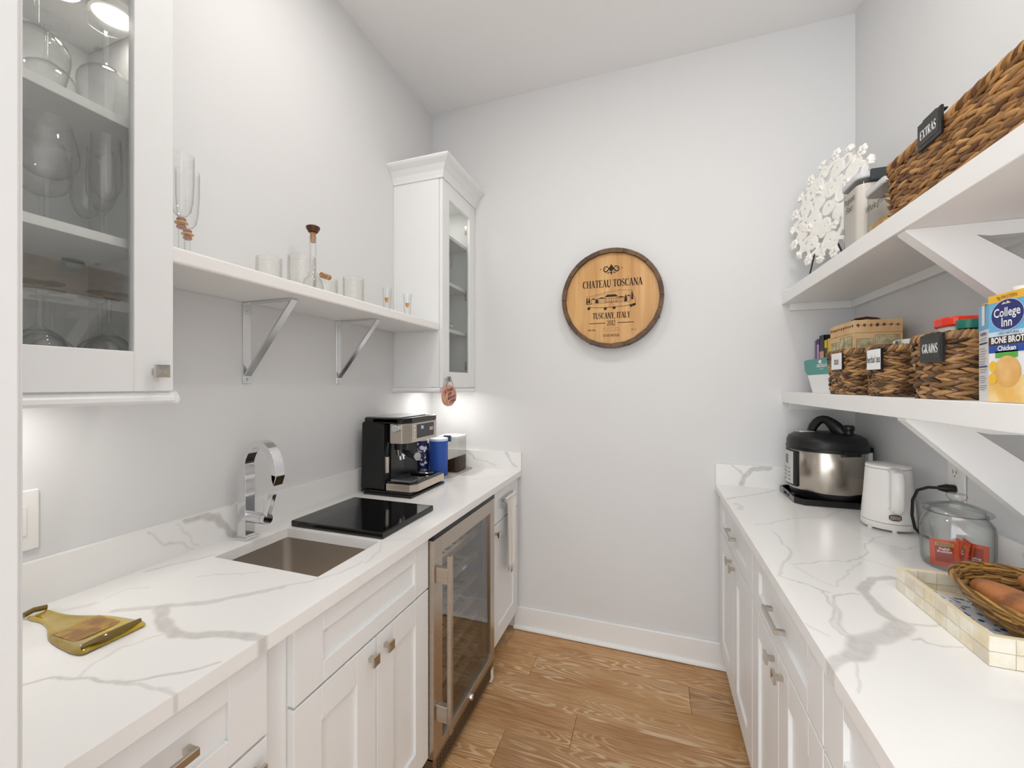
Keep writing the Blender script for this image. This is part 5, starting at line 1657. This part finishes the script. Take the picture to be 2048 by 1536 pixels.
def curved(name, mat, parent, a0, a1, z0, z1, r, th_=.004, n=10, bev=0.):
    m = MB()
    pts = [(kx + r * math.cos(math.radians(a)), ky + r * math.sin(math.radians(a))) for a in np.linspace(a0, a1, n)]
    pts += [(kx + (r - th_) * math.cos(math.radians(a)), ky + (r - th_) * math.sin(math.radians(a))) for a in np.linspace(a1, a0, n)]
    m.prism(pts, 'z', z0, z1)
    return m.build(name, mat, parent, bevel=bev)
fp = curved('control_frame', BLACKP, t, 160, 209, kz + .052, kz + .204, .143, .008, 12, .003)
curved('control_panel', M('panel_silver', (196, 196, 192), .35, .2), fp, 162, 201, kz + .060, kz + .198, .1445, .002, 12)
curved('display', M('lcd_grey', (92, 98, 100), .2), fp, 176, 187, kz + .142, kz + .182, .1452, .001, 5)
m = MB()
for i in range(4):
    for j, a in enumerate((170, 180, 191)):
        pa = math.radians(a)
        m.box(-.004, -.0004, -.002, .004, .0004, .002) if False else None
        c0 = (kx + .1454 * math.cos(pa), ky + .1454 * math.sin(pa))
        s0 = len(m.v)
        m.box(-.0006, -.006, -.0025, .0006, .006, .0025)
        m.xf(Matrix.Translation((c0[0], c0[1], kz + .075 + i * .016)) @ Matrix.Rotation(pa, 4, 'Z'), s0)
m.build('key_print', M('key_grey', (128, 130, 128), .5), fp)
curved('rating_label', PAPER, t, 316, 322, kz + .060, kz + .078, .1366, .001, 4)
m = MB().box(-.012, -.008, 0, .012, .008, .062)
m.xf(Matrix.Translation((kx + .1435 * math.cos(math.radians(-22)), ky + .1435 * math.sin(math.radians(-22)), kz + .146)) @ Matrix.Rotation(math.radians(68), 4, 'Z'))
m.build('condensation_cup', M('frosted_cup', (200, 204, 202), .3), t, bevel=.002)

# kettle
qx, qy = .768, 1.778
t = thing('electric_kettle', 'white plastic electric kettle beside the pressure cooker', 'kettle', (qx, qy, ZT))
KW = M('kettle_white', (236, 233, 229), .28)
vd = V(-.36, -.93, 0).normalized()
rt = V(-vd.y, vd.x, 0)
if rt.x < 0:
    rt = -rt
bs = MB().lathe([(0, .008), (.070, .008), (.073, .012), (.073, .026), (.071, .028)], (qx, qy, ZT), 48).build('power_base', KW, t)
for a in (200, 262, 330, 60):
    ar = math.radians(a)
    MB().lathe([(0, 0), (.007, 0), (.007, .010), (0, .010)], (qx + .062 * math.cos(ar), qy + .062 * math.sin(ar), ZT + .0004), 12).build('foot', KW, bs)
MB().lathe([(.070, .0285), (.0725, .031), (.071, .060), (.066, .12), (.0615, .190), (.0605, .207)], (qx, qy, ZT), 56).build('jug', KW, t)
MB().lathe([(.0605, .208), (.0602, .217), (.057, .2195), (0, .221)], (qx, qy, ZT), 56).build('lid', KW, t)
MB().lathe([(.0606, .2069), (.0611, .2073), (.0611, .2082), (.0606, .2086)], (qx, qy, ZT), 56).build('lid_seam', M('seam_grey', (120, 114, 108), .6), t)
hpth = []
for z, o in ((.205, .055), (.208, .078), (.200, .096), (.175, .103), (.13, .104), (.095, .102), (.082, .094), (.080, .072), (.080, .062)):
    hpth.append(V(qx, qy, ZT + z) + (vd * .98 + rt * .20) * o)
MB().tube(hpth, .0165, 14, flat=.6, up=tuple(rt)).build('handle', KW, t)
tc_ = V(qx, qy, ZT + .212) + (vd * .98 + rt * .20) * .074
m = MB().box(-.010, -.008, -.003, .010, .008, .003)
m.xf(Matrix.Translation(tc_) @ Matrix.Rotation(math.atan2(rt.y, rt.x), 4, 'Z'))
m.build('lid_latch', M('taupe_button', (142, 126, 114), .4), t, bevel=.002)
def on_body(a, b, z, r):
    d = (vd * math.cos(a) + rt * math.sin(a))
    return V(qx, qy, z) + d * r
m = MB()
vs = []
for k in range(28):
    a = 2 * PI * k / 28
    u = .016 * max(-1, min(1, 1.15 * math.cos(a)))
    w_ = .0105 * max(-1, min(1, 1.08 * math.sin(a)))
    vs.append(on_body(.22 + u / .07, 0, ZT + .052 + w_, .0724))
vs.append(on_body(.22, 0, ZT + .052, .0745))
m.add(vs, [(i, (i + 1) % 28, 28) for i in range(28)])
sw = m.build('switch_ring', M('dark_ring', (58, 50, 46), .4), t)
m = MB()
vs = [on_body(.22 + (.013 * max(-1, min(1, 1.35 * math.cos(2 * PI * k / 28)))) / .07, 0, ZT + .052 + .007 * max(-1, min(1, 1.25 * math.sin(2 * PI * k / 28))), .0742) for k in range(28)]
vs.append(on_body(.22, 0, ZT + .052, .0765))
m.add(vs, [(i, (i + 1) % 28, 28) for i in range(28)])
m.build('switch', M('taupe_button', (142, 126, 114), .4), sw)
m = MB()
for i in range(3):
    m.add([on_body(.28, 0, ZT + .067 + i * .003, .0722), on_body(.42, 0, ZT + .067 + i * .003, .0722), on_body(.42, 0, ZT + .0685 + i * .003, .0722), on_body(.28, 0, ZT + .0685 + i * .003, .0722)], [(0, 1, 2, 3)])
m.build('rating_print', M('print_light', (160, 160, 158), .6), t)
# outlet, plug and cord
t = thing('wall_outlet', 'white duplex outlet on the right wall behind the glass jar', 'outlet', (XR, 1.615, 1.12))
MB().box(XR - .007, 1.578, 1.060, XR - .0005, 1.652, 1.176).build('plate', WHITEP, t, bevel=.003)
for z in (1.141, 1.095):
    r_ = MB().prism([(1.615 + .017 * q[0], z + .018 * q[1]) for q in e_(1, 1, 20)], 'x', XR - .009, XR - .007).build('receptacle', WHITEP, t)
    MB().box(XR - .0094, 1.607, z - .001, XR - .009, 1.609, z + .009).box(XR - .0094, 1.621, z - .001, XR - .009, 1.623, z + .009).box(XR - .0094, 1.6135, z - .011, XR - .009, 1.6165, z - .006).build('slot', BLACKP, r_)
t = thing('kettle_cord', 'black power cord and plug from outlet down behind the kettle', 'cord', (.80, 1.64, ZT))
MB().tube([(XR - .0095, 1.615, 1.093), (XR - .028, 1.616, 1.094), (XR - .045, 1.622, 1.093)], [.013, .013, .007], 12).build('plug', BLACKP, t)
MB().tube([(XR - .044, 1.622, 1.093), (XR - .062, 1.635, 1.090), (.790, 1.655, 1.075), (.784, 1.668, 1.04), (.786, 1.676, .99), (.800, 1.690, .945), (.815, 1.690, .926), (.828, 1.675, .921)], .0045, 8).build('cord', BLACKP, t)
# glass jar with tea sachets
jx, jy = .774, 1.447
t = thing('glass_jar', 'round clear glass cookie jar with lid and tea sachets inside', 'jar', (jx, jy, ZT))
o_ = [(0, .0005), (.060, .0005), (.066, .004), (.070, .015), (.072, .05), (.072, .105), (.069, .124), (.062, .135), (.058, .140), (.0585, .148)]
MB().lathe(o_ + [(r - .0035, z + .001) for r, z in o_[2:]][::-1] + [(0, .008)], (jx, jy, ZT), 56).build('jar_body', THICK, t, angle=60)
ld = MB().lathe([(.052, .1485), (.066, .149), (.0685, .152), (.067, .156), (.055, .163), (.035, .171), (.016, .175), (.012, .180), (.018, .186), (.021, .192), (.018, .199), (0, .201), (0, .181), (.012, .176), (.034, .167), (.053, .159), (.052, .1485)], (jx, jy, ZT), 56).build('lid', THICK, t, angle=50)
ORG = M('sachet_orange', (224, 84, 40), .4)
DKO = M('sachet_red', (168, 50, 30), .4)
SGOLD = M('sachet_gold', (206, 166, 92), .4)
vw = V(-.46, -.888, 0)
rv = V(.888, -.46, 0)
def sachet(off_r, off_f, yaw_, lab, flipd, zoff=0.):
    xd = (rv * math.cos(yaw_) + vw * math.sin(yaw_)).normalized()
    nd = V(xd.y, -xd.x, 0)
    if nd.dot(vw) < 0:
        nd = -nd
    c0 = V(jx, jy, ZT + .010 + zoff) + rv * off_r + vw * off_f
    t = thing('tea_sachet', lab, 'sachet', tuple(c0), group='tea sachets in the glass jar')
    up = (V(0, 0, 1) - nd * .12).normalized()
    w_, h_ = .056, .067
    m = MB()
    P = lambda a, b, c=0.: c0 + xd * a + up * b + nd * c
    m.add([P(-w_ / 2, 0, -.001), P(w_ / 2, 0, -.001), P(w_ / 2, h_, -.001), P(-w_ / 2, h_, -.001), P(-w_ / 2, 0, .001), P(w_ / 2, 0, .001), P(w_ / 2, h_, .001), P(-w_ / 2, h_, .001)], [(0, 3, 2, 1), (4, 5, 6, 7), (0, 1, 5, 4), (1, 2, 6, 5), (2, 3, 7, 6), (3, 0, 4, 7)])
    m.build('packet', ORG, t)
    sg_ = -1 if flipd else 1
    F0 = (P(0, h_ / 2, .0014), xd * sg_, up * sg_)
    F1 = (P(0, h_ / 2, .0019), xd * sg_, up * sg_)
    rect(MB(), F0, -.018, .018, -.024, .026).build('panel_print', DKO, t)
    rect(MB(), (P(0, h_ / 2, .0016), xd * sg_, up * sg_), -.018, .018, .017, .026).build('gold_print', SGOLD, t)
    serif('TWININGS', .0066, BLACKINK, t, (F1[0] + F1[2] * .0215, F1[1], F1[2]), sx=.85)
    text('English', .0078, PAPER, t, (F1[0] + F1[2] * .010, F1[1], F1[2]), bold=.0002)
    text('Breakfast', .0078, PAPER, t, (F1[0] + F1[2] * .003, F1[1], F1[2]), bold=.0002)
    return t
sachet(-.022, .040, -.28, 'upright orange English breakfast tea sachet at the left in the jar', False)
sachet(.028, .024, .20, 'upside-down orange English breakfast tea sachet at the right in the jar', True)
sachet(.004, .014, 1.15, 'orange tea sachet seen edge-on between the other two in the jar', False)
sachet(.014, .004, 1.25, 'orange tea sachet tucked behind the edge-on one in the jar', True)

# inlaid tray with wicker basket of sweet potatoes
TX0, TY0, TX1, TY1 = .556, .958, .838, 1.250
t = thing('inlay_tray', 'rectangular cream bone-inlay tray in the near right foreground', 'tray', (.70, 1.10, ZT))
BASEC = M('tray_core', (214, 196, 160), .5)
MB().box(TX0 + .003, TY0 + .003, ZT + .0005, TX1 - .003, TY1 - .003, ZT + .010).build('tray_floor', BASEC, t)
m = MB()
hw = .052
m.box(TX0 + .002, TY0 + .002, ZT + .001, TX0 + .010, TY1 - .002, ZT + hw).box(TX1 - .010, TY0 + .002, ZT + .001, TX1 - .002, TY1 - .002, ZT + hw).box(TX0 + .01, TY0 + .002, ZT + .001, TX1 - .01, TY0 + .010, ZT + hw).box(TX0 + .01, TY1 - .010, ZT + .001, TX1 - .01, TY1 - .002, ZT + hw)
m.build('side_wall', BASEC, t)
BONE = [M('bone_tile_%d' % i, c, .3, col2=c2, nscale=(30, 30, 30)) for i, (c, c2) in enumerate((((238, 230, 212), (226, 214, 188)), ((232, 222, 198), (240, 234, 220)), ((224, 208, 172), (236, 226, 204)), ((216, 204, 184), (230, 222, 206))))]
rg = random.Random(9)
NT = 8
for side in range(4):
    L0, L1 = ((TY0, TY1), (TX0, TX1), (TY1, TY0), (TX0, TX1))[side]
    for i in range(NT):
        for j in range(2):
            a, b = L0 + (L1 - L0) * i / NT, L0 + (L1 - L0) * (i + 1) / NT
            a, b = min(a, b) + .0004, max(a, b) - .0004
            z0_, z1_ = ZT + .001 + hw / 2 * j, ZT + hw / 2 * (j + 1)
            mt = BONE[rg.randrange(4)]
            if side == 0:
                MB().box(TX0, a, z0_, TX0 + .002, b, z1_).build('bone_tile', mt, t)
            elif side == 1:
                MB().box(a, TY0, z0_, b, TY0 + .002, z1_).build('bone_tile', mt, t)
            elif side == 3:
                MB().box(a, TY1 - .012, max(z0_, ZT + .0105), b, TY1 - .010, z1_).build('bone_tile', mt, t)
for i in range(6):
    for j in range(6):
        xa, ya = TX0 + .011 + i * .0433, TY0 + .011 + j * .045
        MB().box(xa, ya, ZT + .010, xa + .0427, ya + .0444, ZT + .0112).build('bone_tile', BONE[1 + rg.randrange(3)], t)
MB().box(TX0, TY0, ZT + hw, TX0 + .010, TY1, ZT + hw + .0012).box(TX0 + .01, TY1 - .010, ZT + hw, TX1, TY1, ZT + hw + .0012).box(TX0 + .01, TY0, ZT + hw, TX1, TY0 + .01, ZT + hw + .0012).build('rim_edge', M('bone_rim', (236, 222, 190), .35), t)
def dots_mat():
    m = M('dotted_cloth', (240, 240, 240), .9)
    nt = m.node_tree
    N, L = nt.nodes, nt.links
    tc = N.new('ShaderNodeTexCoord')
    v = N.new('ShaderNodeTexVoronoi'); v.inputs['Scale'].default_value = 70
    L.new(tc.outputs['Object'], v.inputs['Vector'])
    g = N.new('ShaderNodeMath'); g.operation = 'LESS_THAN'; g.inputs[1].default_value = .36
    L.new(v.outputs['Distance'], g.inputs[0])
    s2_ = N.new('ShaderNodeSeparateColor'); L.new(v.outputs['Color'], s2_.inputs[0])
    mx = N.new('ShaderNodeMix'); mx.data_type = 'RGBA'
    mx.inputs[6].default_value = lin((24, 44, 104)); mx.inputs[7].default_value = lin((96, 150, 206))
    L.new(s2_.outputs[0], mx.inputs[0])
    m2 = N.new('ShaderNodeMix'); m2.data_type = 'RGBA'
    m2.inputs[6].default_value = lin((240, 241, 242))
    L.new(mx.outputs[2], m2.inputs[7]); L.new(g.outputs[0], m2.inputs[0])
    L.new(m2.outputs[2], N['Principled BSDF'].inputs['Base Color'])
    return m
m = MB()
n = 16
vs = []
for i in range(n + 1):
    for j in range(n + 1):
        f, g = i / n, j / n
        vs.append((TX0 + .014 + f * .22, TY0 + .016 + g * .235, ZT + .0135 + .004 * math.sin(f * 5 + 1) * math.sin(g * 6) ** 2 + .030 * max(0, 1 - f / .30) ** 1.3 * (.75 + .25 * math.sin(g * 9)) + .012 * max(0, 1 - g / .2)))
m.add(vs, [(i * (n + 1) + j, (i + 1) * (n + 1) + j, (i + 1) * (n + 1) + j + 1, i * (n + 1) + j + 1) for i in range(n) for j in range(n)], True)
tag(m.build('napkin', dots_mat(), solid=.0015, angle=180), 'white napkin with blue dots lying in the inlaid tray', 'napkin')
# wicker basket
wx, wy, wa, wb = .712, 1.072, .121, .165
t = thing('wicker_basket', 'oval brown wicker bread basket in the inlaid tray', 'basket', (wx, wy, ZT + .02))
WK = M('wicker', (92, 60, 24), .34, attr='tone', col2=(186, 140, 72))
zb0, zr = ZT + .030, ZT + .088
rg = random.Random(31)
def wick(a, f):
    s_ = .66 + .34 * f ** .8
    return V(wx + wa * s_ * math.cos(a), wy + wb * s_ * math.sin(a), zb0 + (zr - zb0) * f)
m = MB()
ps = [wick(2 * PI * i / 40, 0) for i in range(40)]
m.add([tuple(p) for p in ps], [tuple(range(40))])
for i in range(14):
    xx = -1 + 2 * (i + .5) / 14
    hy_ = wb * .66 * math.sqrt(1 - xx * xx)
    m.tone = rg.random()
    m.tube([(wx + wa * .66 * xx, wy - hy_, zb0 + .001), (wx + wa * .66 * xx, wy, zb0 + .003), (wx + wa * .66 * xx, wy + hy_, zb0 + .001)], .004, 6)
m.build('woven_base', WK, t, tone=True)
for k in range(11):
    f = .04 + k / 10 * .90
    m = MB()
    for w_ in range(2):
        m.tone = rg.random()
        ph = rg.random() * 6
        pts = []
        for i in range(64):
            a = 2 * PI * i / 64
            p = wick(a, min(1, f + .02 * math.sin(5 * a + ph)))
            o = Vector((math.cos(a), math.sin(a), 0))
            pts.append(p + o * (.0032 * math.sin(a * 13 + (k + w_) * PI)) + V(0, 0, w_ * .0022))
        m.tube(pts, .0022 + .0006 * rg.random(), 6, closed=True, flat=1.3)
    m.build('woven_row', WK, t, tone=True, angle=180)
for i in range(26):
    a = 2 * PI * i / 26
    m = MB()
    m.tone = rg.random() * .6
    m.tube([wick(a, q) for q in (0, .3, .6, .95)], .0028, 6)
    m.build('stake', WK, t, tone=True)
m = MB()
for w_ in range(4):
    m.tone = rg.random()
    m.tube([wick(2 * PI * i / 64, .97) + V(0, 0, .003 * math.cos(2 * PI * i / 64 * 9 + w_ * PI / 2)) + V(math.cos(2 * PI * i / 64), math.sin(2 * PI * i / 64), 0) * (.003 * math.sin(2 * PI * i / 64 * 9 + w_ * PI / 2)) for i in range(128 // 2)], .0028, 7, closed=True)
m.build('rim', WK, t, tone=True, angle=180)
# sweet potatoes
SP = M('sweet_potato_skin', (194, 126, 74), .5, col2=(140, 92, 58), nscale=(26, 26, 26), ndet=5, nlo=.48, nhi=.68, bump=.35, bscale=60.)
def potato(label, a, b, r, seed):
    rg = random.Random(seed)
    A, B = Vector(a), Vector(b)
    n, k = 22, 18
    ax = (B - A)
    d = ax.normalized()
    sx_ = d.cross(V(0, 0, 1)).normalized()
    sy_ = sx_.cross(d)
    ph = [rg.random() * 6 for _ in range(6)]
    vs = []
    for i in range(k + 1):
        f = i / k
        rr = r * (math.sin(PI * min(max(f, 0), 1)) ** .5) * (1 + .08 * math.sin(f * 6 + ph[0]))
        c0 = A + ax * f + sx_ * (.006 * math.sin(f * 4 + ph[1])) + V(0, 0, .004 * math.sin(f * 3 + ph[2]))
        for q in range(n):
            an = 2 * PI * q / n
            w_ = 1 + .04 * math.sin(2 * an + ph[3] + 3 * f) + .03 * math.sin(3 * an + ph[4] + 9 * f)
            vs.append(c0 + sx_ * (math.cos(an) * rr * w_) + sy_ * (math.sin(an) * rr * w_ * .92))
    fs = [(i * n + q, i * n + (q + 1) % n, (i + 1) * n + (q + 1) % n, (i + 1) * n + q) for i in range(k) for q in range(n)]
    o = MB().add(vs, fs, True).build('sweet_potato', SP, None, subsurf=1, angle=180)
    return tag(o, label, 'sweet potato', 'sweet potatoes in the wicker basket')
potato('long orange sweet potato at the aisle side of the wicker basket', (.645, 1.170, ZT + .072), (.684, .940, ZT + .070), .031, 1)
potato('orange sweet potato at the wall side of the wicker basket', (.735, 1.190, ZT + .078), (.785, .985, ZT + .076), .034, 2)
potato('sweet potato lying between the other two in the wicker basket', (.702, 1.12, ZT + .062), (.732, .965, ZT + .060), .021, 3)

finish_texts()
for o in bpy.data.objects:
    if '_local' in o:
        del o['_local']
